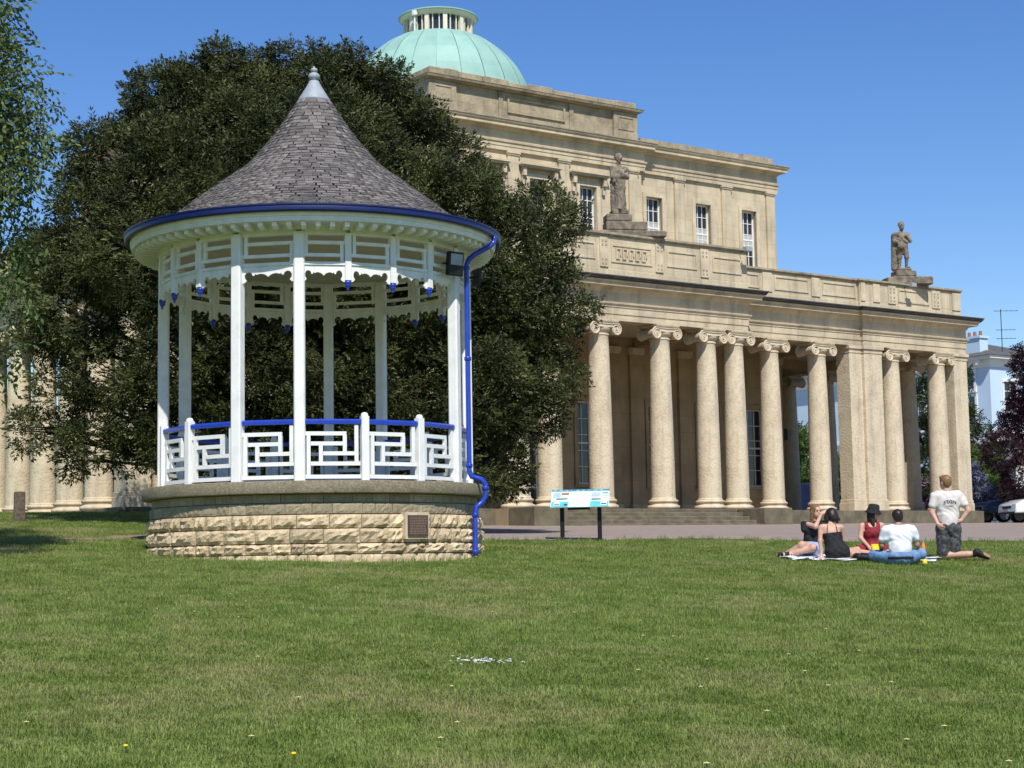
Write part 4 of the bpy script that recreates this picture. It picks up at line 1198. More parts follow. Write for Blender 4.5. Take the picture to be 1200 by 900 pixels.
YEW += [(-9.50,37.60,11.24,0.32),(-9.28,37.60,11.49,0.22),(-8.55,37.60,11.91,0.30),(-8.21,37.60,12.73,0.35),(-7.79,37.60,13.00,0.22),(-7.30,37.60,13.03,0.30),(-6.53,37.60,13.50,0.30),(-5.66,37.60,13.60,0.30),(-5.08,37.60,13.43,0.25),(-3.54,37.60,13.41,0.30),(-2.96,37.60,13.20,0.25),(-2.39,37.60,12.75,0.30),(-1.82,37.60,12.04,0.30),(-1.54,37.60,11.40,0.25),(-1.05,37.60,10.8,0.26),(-0.55,37.60,10.1,0.22),(0.35,37.60,9.75,0.22),(0.85,37.60,9.72,0.22),(1.44,37.60,9.31,0.25),(-9.69,37.60,10.27,0.35),(-9.96,37.60,9.40,0.35),(-10.63,37.60,8.83,0.40),(1.41,37.60,7.86,0.20)]
def tree(name, label, lobes, base, top, r0, kind, per, material, seed, every=1, group=None, **kw):
    root = empty(name, base)
    tag(root, label, 'tree', group)
    sh = [(x - base[0], y - base[1], z - base[2], rr_) for x, y, z, rr_ in lobes]
    limbs(sh, (0, 0, -.15), (top[0] - base[0], top[1] - base[1], top[2] - base[2]), r0, seed, every).build('trunk', M['bark'], root, smooth=True)
    crown('crown', sh, kind, per, material, root, seed, **kw)
    return root
def clumps(lobes, seed, dens=2.6, r0=.22, r1=.46):
    r_ = np.random.default_rng(seed); out = []
    for (x, y, z, rad) in lobes:
        n = int(4 * math.pi * rad * rad * dens) + 4
        d = r_.normal(size=(n, 3)); d /= np.linalg.norm(d, axis=1, keepdims=True)
        q = r_.uniform(.68, .95, n)
        p = np.array([x, y, z]) + d * (rad * q)[:, None]
        rr_ = r_.uniform(r0, r1, n) * min(1.0, .45 + .6 * rad)
        keep = np.ones(n, bool)
        for (a, b, c, k) in lobes:
            if (a, b, c, k) != (x, y, z, rad): keep &= np.linalg.norm(p - np.array([a, b, c]), axis=1) > .72 * k
        out += [(*map(float, p[i]), float(rr_[i]), *map(float, d[i])) for i in range(n) if keep[i]]
    return out
def yew_tree():
    base = (-4.9, 38.3, g(-4.9, 38.3))
    root = empty('yew_tree', base); tag(root, 'broad dark evergreen yew tree behind the bandstand, in front of the hall', 'tree')
    YW_ = [(x, y, z - .38 * float(sstep(10.8, 12.6, z)), r_) for x, y, z, r_ in YEW]
    keep = [q for q in YW_ if not (q[0] < -7.5 and q[2] < 7.0 and q[3] > .76)]
    sh = [(x - base[0], y - base[1], z - base[2], rr_) for x, y, z, rr_ in keep]
    limbs(sh, (0, 0, -.15), (.1, .1, 11.2 - base[2]), .42, 3).build('trunk', M['bark'], root, smooth=True)
    cl = clumps([(x, y, z, r_ * .93) for x, y, z, r_ in sh], 31, dens=2.1, r0=.24, r1=.5)
    crown('crown', cl, 'yew', 62, M['yew'], root, 3, cull=.5, smin_=.75, smax_=1.4, shell=(.62, 1.0), updir=.05, squash=.8, back=1.2)
    crown('inner_foliage', [(x, y, z, rr_ * .72) for x, y, z, rr_ in sh if rr_ > .9], 'yew', 16, M['yew'], root, 4, cull=.2, smin_=1.6, smax_=2.4, shell=(.3, .9))
    return root
yew_tree()
if False: tree('yew_tree', 'broad dark evergreen yew tree behind the bandstand, in front of the hall', YEW, (-4.9, 38.3, g(-4.9, 38.3)), (-4.8, 38.4, 11.2), .42, 'yew', 46, M['yew'], 3)
BIRCH = [((x - .28) * 1.16, y * 1.16, EYE + (z - EYE) * 1.16, r_ * 1.04) for x, y, z, r_ in BIRCH if z > 5.9 or r_ < .3]
BIRCH += [(-7.2, 24.2, 8.6, .6), (-7.45, 25.0, 7.6, .6), (-7.6, 25.2, 6.6, .5), (-7.9, 24.4, 9.4, .8), (-8.2, 25.2, 7.8, .8), (-7.1, 24.0, 5.6, .36), (-7.3, 24.4, 4.8, .32), (-8.9, 24.6, 8.4, 1.0), (-9.4, 25.4, 9.6, 1.1), (-8.7, 25.8, 10.2, .9), (-10.2, 24.2, 8.8, 1.2), (-9.3, 24.0, 10.8, 1.0), (-10.6, 25.6, 10.2, 1.2), (-9.0, 26.2, 7.6, .8), (-10.0, 26.0, 7.4, .9)]
tree('birch_tree', 'pale green small-leaved tree reaching in over the lawn from beyond the left', BIRCH, (-10.1, 24.9, g(-10.1, 24.9)), (-9.3, 24.8, 10.4), .14, 'birch', 29, M['birch'], 5, cull=0, smin_=1.2, smax_=1.9, shell=(.05, 1.15), updir=-.2)
PLUM = [q for q in PLUM if not (q[0] < 17.9 and q[2] > 6.0)] + [(18.2, 60, 8.2, .6), (18.0, 59.5, 7.3, .6), (17.75, 59.5, 6.6, .55), (17.4, 59.5, 6.1, .5), (18.0, 60, 8.7, .3)]
PLUM = [(x * 1.133, y * 1.133, EYE + (z - EYE) * 1.133, r_ * 1.133 * .86) for x, y, z, r_ in PLUM]
tree('plum_tree', 'dark purple-leaved tree beside the parked white car', PLUM, (22.2, 68.4, g(22.2, 68.4)), (22.1, 68.4, 8.8), .16, 'broad', 85, M['plum'], 9, smin_=.5, smax_=1.0)
def blob_lobes(cx, cy, z0, h, r_, n, seed, cone=0.0):
    q = random.Random(seed); out = []
    for k in range(n):
        t = q.random(); a = q.uniform(0, 6.283); rr_ = r_ * (1 - cone * t) * math.sqrt(q.random())
        out.append((cx + rr_ * math.cos(a), cy + rr_ * math.sin(a), z0 + .15 * h + t * h * .8, r_ * q.uniform(.3, .5) * (1 - .6 * cone * t)))
    return out
def shrub(name, label, cat, cx, cy, h, r_, n, seed, material, per=45, cone=.3, kind='broad', extra=None, trunk=.06, group=None):
    z = g(cx, cy)
    root = empty(name, (cx, cy, z)); tag(root, label, cat, group)
    lb = blob_lobes(0, 0, 0, h, r_, n, seed, cone)
    limbs(lb, (0, 0, -.1), (0, 0, h * .75), trunk, seed).build('trunk', M['bark'], root, smooth=True)
    crown('crown', lb, kind, per, material, root, seed)
    if extra:
        fl = [(x, y, zz, r2 * .9) for x, y, zz, r2 in lb if zz > h * .2]
        crown('flowers', fl, kind, per * 1.0, extra, root, seed + 1, cull=.85, shell=(.98, 1.15), smin_=.5, smax_=.9)
    return root
shrub('evergreen_tree', 'tall green conical tree in front of the pale blue house', 'tree', 20.4, 80.0, 8.2, 2.1, 34, 21, M['dgreen'], cone=.6, trunk=.16, per=34)
shrub('garden_tree', 'bright green bushy tree seen between the columns, before blue house wall', 'tree', 13.2, 84.0, 4.6, 2.6, 30, 22, M['green'], trunk=.12, per=34)
shrub('garden_bush', 'rounded green bush at the foot of the blue house wall', 'bush', 16.0, 80.0, 3.1, 1.7, 22, 23, M['green'], per=40)
shrub('flowering_bush', 'bush with lilac-pink flower heads behind the colonnade', 'bush', 17.25, 72.0, 2.0, .8, 14, 24, M['dgreen'], per=60, extra=M['lilac'])
shrub('blue_flowered_bush', 'blue-grey flowering bush beside the dark parked car', 'bush', 19.5, 73.5, 2.6, 1.0, 16, 25, M['ceano'], per=60)
shrub('hedge_bush', 'green bush behind the teal railings by the hall corner', 'bush', 20.6, 76.0, 3.4, 1.2, 18, 26, M['green'], per=50)

# ------------------------------------------------------------------ houses beyond
def house(name, label, cat, loc, rotz, build):
    root = empty(name, loc, rotz); tag(root, label, cat); build(root); return root
def hwin(root, mtx, w, h, nx=2, nz=2, sill=True):
    """sash window proud of a wall; local -Y looks out"""
    f_ = MB().box(-w / 2 - .12, w / 2 + .12, -.05, .05, -.12, h + .12).build('window', M['swhite'], root); f_.matrix_basis = mtx
    for i in range(nx):
        for j in range(nz):
            a_ = -w / 2 + w * i / nx + .03; b_ = -w / 2 + w * (i + 1) / nx - .03
            c_ = h * j / nz + .03; d_ = h * (j + 1) / nz - .03
            MB().box(a_, b_, -.062, -.051, c_, d_).build('pane', M['glass'], f_)
    if sill: MB().box(-w / 2 - .2, w / 2 + .2, -.16, -.051, -.2, -.121).build('sill', M['swhite'], f_)
def blue_house(root):
    # corner at the origin; side wall runs along local +Y, front wall along local +X
    L_, W_, H_ = 17.0, 9.0, 9.6
    MB().box(0, W_, 0, L_, -1, H_).build('wall', M['pblue'], root)
    MB().box(-.12, W_ + .12, -.12, L_ + .12, H_ - 4.75, H_ - 4.15).box(-.2, W_ + .2, -.2, L_ + .2, H_ - 4.149, H_ - 4.0).build('string_course', M['swhite'], root)
    MB().box(-.1, W_ + .1, -.1, L_ + .1, H_ - .45, H_ + .002).box(-.45, W_ + .45, -.45, L_ + .45, H_ + .003, H_ + .18).build('eaves', M['swhite'], root)
    rf = MB(); e = .55
    rf.add([(-e, -e, H_ + .18), (W_ + e, -e, H_ + .18), (W_ + e, L_ + e, H_ + .18), (-e, L_ + e, H_ + .18), (W_ / 2, W_ / 2, H_ + 1.7), (W_ / 2, L_ - W_ / 2, H_ + 1.7)], [(0, 1, 4), (1, 2, 5, 4), (2, 3, 5), (3, 0, 4, 5)])
    r_ = rf.build('roof', M['slate'], root)
    c_ = MB().box(.6, 1.3, 1.1, 2.3, H_ + .2, H_ + 1.35).box(.52, 1.38, 1.02, 2.38, H_ + 1.35, H_ + 1.48).build('chimney', M['pblue'], r_)
    for k in range(3):
        MB().lathe([(.11, 0), (.09, .3)], 10).build('chimney_pot', M['bricky'], r_, loc=(.95, 1.3 + k * .4, H_ + 1.48))
    for k in range(7): # paired eaves brackets
        MB().box(-.42, -.101, .5 + k * 1.1, .65 + k * 1.1, H_ - .3, H_).build('eaves_bracket', M['swhite'], root)
    side = lambda y, z: Matrix.Translation((-.02, y, z)) @ Matrix.Rotation(R(-90), 4, 'Z')
    for y in (1.5, 5.2, 9.0, 12.8):
        hwin(root, side(y, 8.0), .85, 1.05, 2, 2); hwin(root, side(y, 6.0), .9, 1.6, 2, 3); hwin(root, side(y, 1.6), .95, 2.0, 2, 3)
    for x in (1.6, 4.6, 7.4):
        for z in (H_ - 2.9, H_ - 6.9):
            hwin(root, Matrix.Translation((x, -.02, z)), 1.0, 1.7, 2, 3)
M['bricky'] = mat('terracotta', (0.34, 0.14, 0.08), None, rough=0.8)
house('blue_house', 'pale blue stucco house with slate roof beyond the colonnade', 'house', (26.75, 95.0, 2.9), R(35.34), blue_house)
def white_house(root):
    H_ = 4.0
    MB().box(0, 11, 0, 9, -1, H_).build('wall', M['swhite'], root)
    MB().box(-.3, 11.3, -.3, 9.3, H_, H_ + .3).build('cornice', M['swhite'], root)
    MB().box(.2, 10.8, .2, 8.8, H_ + .3, H_ + .8).build('roof', M['slate'], root)
    for k in range(9):
        MB().box(-.05, 11.05, -.05, 0, -.2 + k * .36, .1 + k * .36).build('rusticated_course', M['swhite'], root)
    for x in (1.6, 4.2, 6.8, 9.4):
        hwin(root, Matrix.Translation((x, -.07, 1.0)), 1.0, 1.8, 2, 3)
    for k in range(5):
        MB().tube([(1 + k * 2.2, -1.2, -.5), (1 + k * 2.2, -1.2, 3.3)], .05, 6).build('veranda_post', M['teal'], root)
    MB().box(.6, 10.4, -1.4, -.06, 3.3, 3.45).build('veranda_roof', M['swhite'], root)
house('white_house', 'low white stucco house with teal veranda posts behind the purple tree', 'house', (26.5, 90.0, 2.9), R(8), white_house)
ae = MB().tube([(0, 0, 0), (0, 0, 3.3)], .025, 6)
aerial = ae.build('television_aerial', M['lead'], None, loc=(28.15, 97.2, 12.3)); tag(aerial, 'thin television aerial on a mast above the blue house roof', 'aerial')
for z, wd in ((3.2, 1.0), (2.1, .8), (1.6, .8)):
    e_ = MB().tube([(-wd * .4, 0, z), (wd, 0, z)], .014, 5)
    for q in range(5): e_.tube([(-wd * .3 + q * wd * .3, -.25, z), (-wd * .3 + q * wd * .3, .25, z + .02)], .009, 4)
    e_.build('aerial_element', M['lead'], aerial)
# teal railings by the corner
fz = empty('railings', (19.35, 73.6, g(19.6, 73.6)), R(10)); tag(fz, 'low teal metal railings between the hall corner and bush', 'railing')
MB().box(0, 2.4, -.02, .02, .95, 1.0).build('top_rail', M['teal'], fz); MB().box(0, 2.4, -.02, .02, .12, .17).build('bottom_rail', M['teal'], fz)
bar_me = MB().tube([(0, 0, 0), (0, 0, 1.12)], .014, 5).mesh('railing_bar', M['teal'])
for k in range(13): inst('railing_bar', bar_me, fz, loc=(k * .2, 0, 0))

# ------------------------------------------------------------------ figures: smooth unions of tapered limbs, meshed with surface nets
def prim_sdf(pr_, X, Y, Z):
    if pr_[0] == 'cap':
        a, b, ra, rb = np.array(pr_[1], np.float32), np.array(pr_[2], np.float32), pr_[3], pr_[4]
        ba = b - a; L2 = float(ba @ ba) + 1e-9
        px, py, pz = X - a[0], Y - a[1], Z - a[2]
        h = np.clip((px * ba[0] + py * ba[1] + pz * ba[2]) / L2, 0, 1)
        return np.sqrt((px - ba[0] * h) ** 2 + (py - ba[1] * h) ** 2 + (pz - ba[2] * h) ** 2) - (ra + (rb - ra) * h)
    c, r_ = pr_[1], pr_[2]
    rm = pr_[3] if len(pr_) > 3 else None
    px, py, pz = X - c[0], Y - c[1], Z - c[2]
    if rm is not None:
        px, py, pz = (rm[0][0] * px + rm[1][0] * py + rm[2][0] * pz, rm[0][1] * px + rm[1][1] * py + rm[2][1] * pz, rm[0][2] * px + rm[1][2] * py + rm[2][2] * pz)
    k0 = np.sqrt((px / r_[0]) ** 2 + (py / r_[1]) ** 2 + (pz / r_[2]) ** 2)
    k1 = np.sqrt((px / r_[0] ** 2) ** 2 + (py / r_[1] ** 2) ** 2 + (pz / r_[2] ** 2) ** 2) + 1e-6
    return k0 * (k0 - 1) / k1
def prim_box(pr_):
    if pr_[0] == 'cap':
        a, b, m = np.array(pr_[1]), np.array(pr_[2]), max(pr_[3], pr_[4])
        return np.minimum(a, b) - m, np.maximum(a, b) + m
    m = max(pr_[2]); c = np.array(pr_[1]); return c - m, c + m
def inflate(pr_, d):
    if pr_[0] == 'cap': return ('cap', pr_[1], pr_[2], pr_[3] + d, pr_[4] + d)
    return ('ell', pr_[1], tuple(q + d for q in pr_[2])) + tuple(pr_[3:])
def sdf_mesh(name, prims, vox, material, k=0.03, cut=None, noise=None, face_mat=None):
    los, his = zip(*[prim_box(p_) for p_ in prims])
    lo = np.min(los, 0) - 3 * vox - k * .5; hi = np.max(his, 0) + 3 * vox + k * .5
    n = np.ceil((hi - lo) / vox).astype(int) + 1
    D = np.full(n, 1.0, np.float32)
    ax = [lo[i] + vox * np.arange(n[i]) for i in range(3)]
    for p_ in prims:
        a, b = prim_box(p_)
        i0 = np.clip(np.floor((a - k - lo) / vox - 2).astype(int), 0, n - 1); i1 = np.clip(np.ceil((b + k - lo) / vox + 3).astype(int), 1, n)
        sl = tuple(slice(i0[q], i1[q]) for q in range(3))
        X, Y, Z = np.meshgrid(*[ax[q][sl[q]].astype(np.float32) for q in range(3)], indexing='ij', sparse=True)
        d = prim_sdf(p_, X, Y, Z)
        kk = min(k, 0.012) if (p_[0] == 'cap' and max(p_[3], p_[4]) < 0.014) else k
        h = np.clip(.5 + .5 * (D[sl] - d) / kk, 0, 1)
        D[sl] = D[sl] * (1 - h) + d * h - kk * h * (1 - h)
    X, Y, Z = np.meshgrid(*[q.astype(np.float32) for q in ax], indexing='ij', sparse=True)
    if noise is not None: D = D + noise(X, Y, Z)
    if cut is not None: D = np.maximum(D, cut(X, Y, Z))
    s_ = D < 0
    c8 = [s_[i:n[0] - 1 + i, j:n[1] - 1 + j, l:n[2] - 1 + l] for i in (0, 1) for j in (0, 1) for l in (0, 1)]
    cnt = sum(q.astype(np.int8) for q in c8)
    act = (cnt > 0) & (cnt < 8)
    I = np.argwhere(act)
    idx = np.full(act.shape, -1, np.int64); idx[act] = np.arange(len(I))
    P = np.zeros((len(I), 3)); W = np.zeros(len(I))
    corners = np.array([(i, j, l) for i in (0, 1) for j in (0, 1) for l in (0, 1)])
    dv = np.stack([D[I[:, 0] + c[0], I[:, 1] + c[1], I[:, 2] + c[2]] for c in corners], 1)
    for a in range(8):
        for b in range(a + 1, 8):
            if np.abs(corners[a] - corners[b]).sum() != 1: continue
            da, db = dv[:, a], dv[:, b]
            m = (da < 0) != (db < 0)
            t = np.where(m, da / np.where(m, da - db, 1), 0)
            P[m] += (corners[a] + (corners[b] - corners[a]) * t[:, None])[m]; W[m] += 1
    V = lo + vox * (I + P / W[:, None])
    F = []
    for axx in range(3):
        o1, o2 = [q for q in range(3) if q != axx]
        sa = [slice(0, None)] * 3; sb = [slice(0, None)] * 3
        sa[axx] = slice(0, n[axx] - 1); sb[axx] = slice(1, n[axx])
        A, B = s_[tuple(sa)], s_[tuple(sb)]
        E_ = np.argwhere(A != B)
        E_ = E_[(E_[:, o1] > 0) & (E_[:, o2] > 0) & (E_[:, o1] < n[o1] - 1) & (E_[:, o2] < n[o2] - 1)]
        fl = A[E_[:, 0], E_[:, 1], E_[:, 2]]
        def at_(d1, d2):
            q = E_.copy(); q[:, o1] += d1; q[:, o2] += d2
            return idx[q[:, 0], q[:, 1], q[:, 2]]
        Q = np.stack([at_(-1, -1), at_(0, -1), at_(0, 0), at_(-1, 0)], 1)
        flip = fl if axx != 1 else ~fl
        Q[~flip] = Q[~flip][:, ::-1]
        F.append(Q)
    F = np.concatenate(F); F = F[(F >= 0).all(1)]
    mi = None
    if face_mat is not None: mi = face_mat(V[F].mean(1))
    return np_mesh(name, V, F, material, smooth=True, midx=mi)
def v3(*a): return np.array(a, float)
def hand(wrist, direction, normal, side, curl=.5, s=1.0):
    """palm and five fingers; direction points from wrist to fingertips, normal out of the palm, side +-1 sets the thumb"""
    w = v3(*wrist); d = v3(*direction); d /= np.linalg.norm(d); nn = v3(*normal); nn -= d * (nn @ d); nn /= np.linalg.norm(nn)
    x = np.cross(d, nn) * side
    out = [('cap', w, w + d * .035 * s, .024 * s, .028 * s), ('cap', w + d * .03 * s - x * .014 * s, w + d * .075 * s - x * .022 * s, .02 * s, .018 * s), ('cap', w + d * .03 * s + x * .014 * s, w + d * .075 * s + x * .022 * s, .02 * s, .018 * s)]
    for i, (o, L) in enumerate(((-.030, .062), (-.010, .078), (.011, .084), (.032, .074))):
        b = w + d * .085 * s + x * o * s
        m = b + (d * math.cos(curl * .6) + nn * math.sin(curl * .6)) * L * .55 * s
        t = m + (d * math.cos(curl * 1.6) + nn * math.sin(curl * 1.6)) * L * .5 * s
        out += [('cap', b - d * .02 * s, m, .0095 * s, .009 * s), ('cap', m, t, .009 * s, .0075 * s)]
    b = w + d * .03 * s + x * .03 * s
    m = b + (d * .6 + x * .75 + nn * .25) * .04 * s
    out += [('cap', b, m, .012 * s, .0105 * s), ('cap', m, m + (d * .85 + x * .2 + nn * .3) * .035 * s, .0105 * s, .008 * s)]
    return out
def head_prims(c, fwd, s=1.0):
    """skull, jaw, nose, ears, brow; returns prims and a frame"""
    f_ = v3(*fwd); f_ /= np.linalg.norm(f_); up = v3(0, 0, 1); up -= f_ * (up @ f_); up /= np.linalg.norm(up); r_ = np.cross(f_, up); c = v3(*c)
    rm = np.stack([r_, f_, up], 1).tolist()
    L = lambda a, b, d: c + (r_ * a + f_ * b + up * d) * s
    pr_ = [('ell', L(0, -.012, .03), (.074 * s, .094 * s, .085 * s), rm), ('ell', L(0, .02, -.045), (.056 * s, .066 * s, .062 * s), rm), ('ell', L(0, .06, -.085), (.026 * s, .022 * s, .022 * s), rm),
           ('cap', L(0, .088, .0), L(0, .108, -.032), .009 * s, .013 * s), ('cap', L(-.03, .078, .028), L(.03, .078, .028), .012 * s, .012 * s),
           ('ell', L(.075, -.005, -.01), (.010 * s, .020 * s, .032 * s), rm), ('ell', L(-.075, -.005, -.01), (.010 * s, .020 * s, .032 * s), rm),
           ('cap', L(-.018, .082, -.058), L(.018, .082, -.058), .008 * s, .008 * s)]
    return pr_, L, rm
def mk(name, col, **kw): M[name] = mat(name, col, **kw)
mk('skin', (0.55, 0.34, 0.25), col2=(0.50, 0.29, 0.21), rough=.5, scale=10)
mk('skin_tan', (0.42, 0.24, 0.16), col2=(0.37, 0.20, 0.13), rough=.5, scale=10)
mk('hair_dark', (0.018, 0.013, 0.011), col2=(0.03, 0.022, 0.018), rough=.4, scale=60)
mk('hair_brown', (0.13, 0.065, 0.03), col2=(0.22, 0.12, 0.06), rough=.45, scale=50)
mk('hair_fair', (0.27, 0.15, 0.075), col2=(0.17, 0.09, 0.045), rough=.45, scale=50)
mk('cloth_black', (0.014, 0.014, 0.016), col2=(0.022, 0.022, 0.024), rough=.85, scale=20)
mk('cloth_white', (0.72, 0.74, 0.78), col2=(0.66, 0.68, 0.73), rough=.85, scale=8, bump=.25, bscale=14)
mk('cloth_stone', (0.62, 0.58, 0.55), col2=(0.56, 0.52, 0.49), rough=.85, scale=8, bump=.25, bscale=14)
mk('cloth_print', (0.05, 0.05, 0.055), rough=.85)
mk('cloth_red', (0.24, 0.022, 0.032), col2=(0.19, 0.016, 0.025), rough=.8, scale=12)
mk('denim', (0.10, 0.19, 0.36), col2=(0.18, 0.28, 0.46), rough=.85, scale=14, bump=.3)
mk('denim_pale', (0.24, 0.36, 0.58), col2=(0.33, 0.45, 0.65), rough=.85, scale=14)
mk('cargo', (0.035, 0.037, 0.042), col2=(0.10, 0.10, 0.105), rough=.9, scale=16, lo=.42, hi=.56)
mk('shoe', (0.012, 0.012, 0.013), rough=.6)
mk('gum_sole', (0.36, 0.20, 0.11), col2=(0.30, 0.16, 0.08), rough=.7)
mk('eye', (0.02, 0.015, 0.012), rough=.2)
mk('lip', (0.42, 0.14, 0.13), rough=.5)
VOX = 0.010
def person(label, x, y, body, clothes, head=None, hair=None, skin='skin', rotz=0.0, scale=1.0):
    """body: list of (tag, prim); clothes: (name, tags, inflate, material, cut, k, face_mat)"""
    root = empty('person', (x, y, g(x, y) + .012), rotz); root.scale = (scale,) * 3
    tag(root, label, 'person')
    bp = [p_ for _, p_ in body]
    if head:
        hp, L, rm = head_prims(*head); bp = bp + hp
    inst('body', sdf_mesh('body', bp, VOX, M[skin], k=.025), root)
    for nm, tags, d, mt, cut, kk, fm in clothes:
        ps = [inflate(p_, d) for t, p_ in body if t in tags]
        mts = [M[q] for q in mt] if isinstance(mt, tuple) else M[mt]
        inst(nm, sdf_mesh(nm, ps, VOX, mts, k=kk, cut=cut, face_mat=fm, noise=cloth_folds if nm in ('t_shirt', 'shorts', 'jeans', 'dress', 'top', 'denim_shorts', 'playsuit') else None), root)
    if head:
        for sx in (-1, 1):
            MB().lathe([(0, -.008), (.007, -.004), (.008, 0), (.007, .004), (0, .008)], 8).build('eye', M['eye'], root, smooth=True, loc=tuple(L(sx * .029, .083, .008)))
        MB().tube([L(-.02, .088, -.058), L(0, .093, -.056), L(.02, .088, -.058)], .005, 6).build('mouth', M['lip'], root, smooth=True)
        if hair:
            hpr, cutf, mt = hair(L, rm)
            inst('hair', sdf_mesh('hair', hpr, VOX, M[mt], k=.03, cut=cutf, noise=lambda X, Y, Z: .0035 * np.sin(X * 190 + 2 * np.sin(Z * 60)) * np.sin(Y * 170)), root)
    return root
def cloth_folds(X, Y, Z): return .0065 * np.sin(X * 38 + Z * 22 + 2.2 * np.sin(Z * 17 + Y * 9)) * np.sin(Z * 26 + Y * 31 + 1.7 * np.sin(X * 15)) - .002
def face_cut(L, y0=.05, z0=.02):
    """keeps the hair off the face"""
    c = L(0, .115, -.02)
    return lambda X, Y, Z: .078 - np.sqrt((X - c[0]) ** 2 + (Y - c[1]) ** 2 + ((Z - c[2]) * .72) ** 2)
def T(tag_, *prims): return [(tag_, p_) for p_ in prims]

# --- kneeling figure in a pale printed T-shirt, back to the camera
def fig_kneeling():
    b = []
    b += T('pelvis', ('ell', (0, .0, .53), (.165, .12, .13)), ('cap', (0, 0, .55), (0, .005, .72), .125, .13))
    b += T('torso', ('ell', (0, .005, .74), (.165, .115, .17)), ('ell', (0, .005, .92), (.19, .12, .19)), ('cap', (-.15, 0, 1.04), (.15, 0, 1.04), .075, .075), ('cap', (0, 0, .56), (0, 0, .66), .14, .14))
    b += T('neck', ('cap', (0, 0, 1.04), (-.005, .02, 1.17), .06, .054))
    b += T('uarm', ('cap', (-.205, 0, 1.03), (-.245, -.02, .90), .062, .052), ('cap', (.205, 0, 1.03), (.265, -.04, .91), .062, .052))
    b += T('arm', ('cap', (-.245, -.02, .90), (-.265, -.03, .78), .046, .042), ('cap', (.265, -.04, .91), (.325, -.06, .80), .046, .042))
    b += T('fore', ('cap', (-.265, -.03, .78), (-.20, -.12, .585), .042, .028), ('cap', (.325, -.06, .80), (.20, -.06, .64), .042, .028))
    b += T('hand', *hand((-.20, -.12, .585), (.55, -.05, -.55), (.4, .8, .2), 1, .7), *hand((.20, -.06, .64), (-.6, .1, -.4), (-.5, .6, .2), -1, .6))
    b += T('thigh', ('cap', (-.085, .0, .52), (-.10, .03, .10), .10, .072), ('cap', (.085, .0, .52), (.10, .03, .10), .10, .072))
    b += T('calf', ('cap', (-.10, .03, .075), (.28, -.07, .085), .062, .052), ('cap', (.28, -.07, .085), (.38, -.10, .09), .05, .038), ('cap', (.10, .03, .075), (.42, .10, .085), .062, .052), ('cap', (.42, .10, .085), (.50, .12, .09), .05, .038))
    b += T('foot', ('cap', (.38, -.10, .09), (.42, -.11, .12), .042, .045), ('cap', (.42, -.11, .115), (.58, -.15, .035), .045, .034), ('cap', (.50, .12, .09), (.66, .14, .035), .045, .034))
    def prnt(c):
        x, y, z = c[:, 0], c[:, 1], c[:, 2]
        q = (y < -.05) & (np.abs(x - .01) < .105) & (np.abs(z - (.945 - 2.2 * x * x)) < .032) & (np.sin(x * 130 + 3 * np.sin(z * 90)) * np.sin(z * 150 + x * 40) > -.25)
        q |= (y < -.05) & (np.abs(x - .01) < .05) & (np.abs(z - .885) < .006) & (np.sin(x * 260) > -.3)
        q |= (y < -.05) & (np.abs(x - .01) < .035) & (np.abs(z - .865) < .005)
        return q.astype(int)
    def hair(L, rm):
        return ([('ell', L(0, -.02, .04), (.085, .10, .09), rm), ('ell', L(0, -.05, -.01), (.072, .06, .075), rm), ('ell', L(.0, .05, .085), (.06, .05, .035), rm)], face_cut(L), 'hair_fair')
    return person('person kneeling upright on the grass, pale printed T-shirt, dark shorts and trainers', 7.12, 28.1, b,
        [('t_shirt', ('torso', 'uarm'), .018, ('cloth_stone', 'cloth_print'), lambda X, Y, Z: np.maximum(.575 - Z + .02 * np.sin(X * 40), np.where(Z > 1.0, .066 - np.sqrt(X ** 2 + Y ** 2), -1)), .03, prnt),
         ('shorts', ('pelvis', 'thigh'), .022, 'cargo', lambda X, Y, Z: np.maximum(Z - .63, .075 - Z), .03, None),
         ('shoes', ('foot',), .010, ('shoe', 'gum_sole'), None, .02, lambda c: ((c[:, 0] > .505) & (c[:, 2] + .5 * (c[:, 0] - .5) > .075) | (c[:, 0] > .60)).astype(int))],
        ((-.02, .03, 1.265), (-.55, .83, .0)), hair, 'skin')
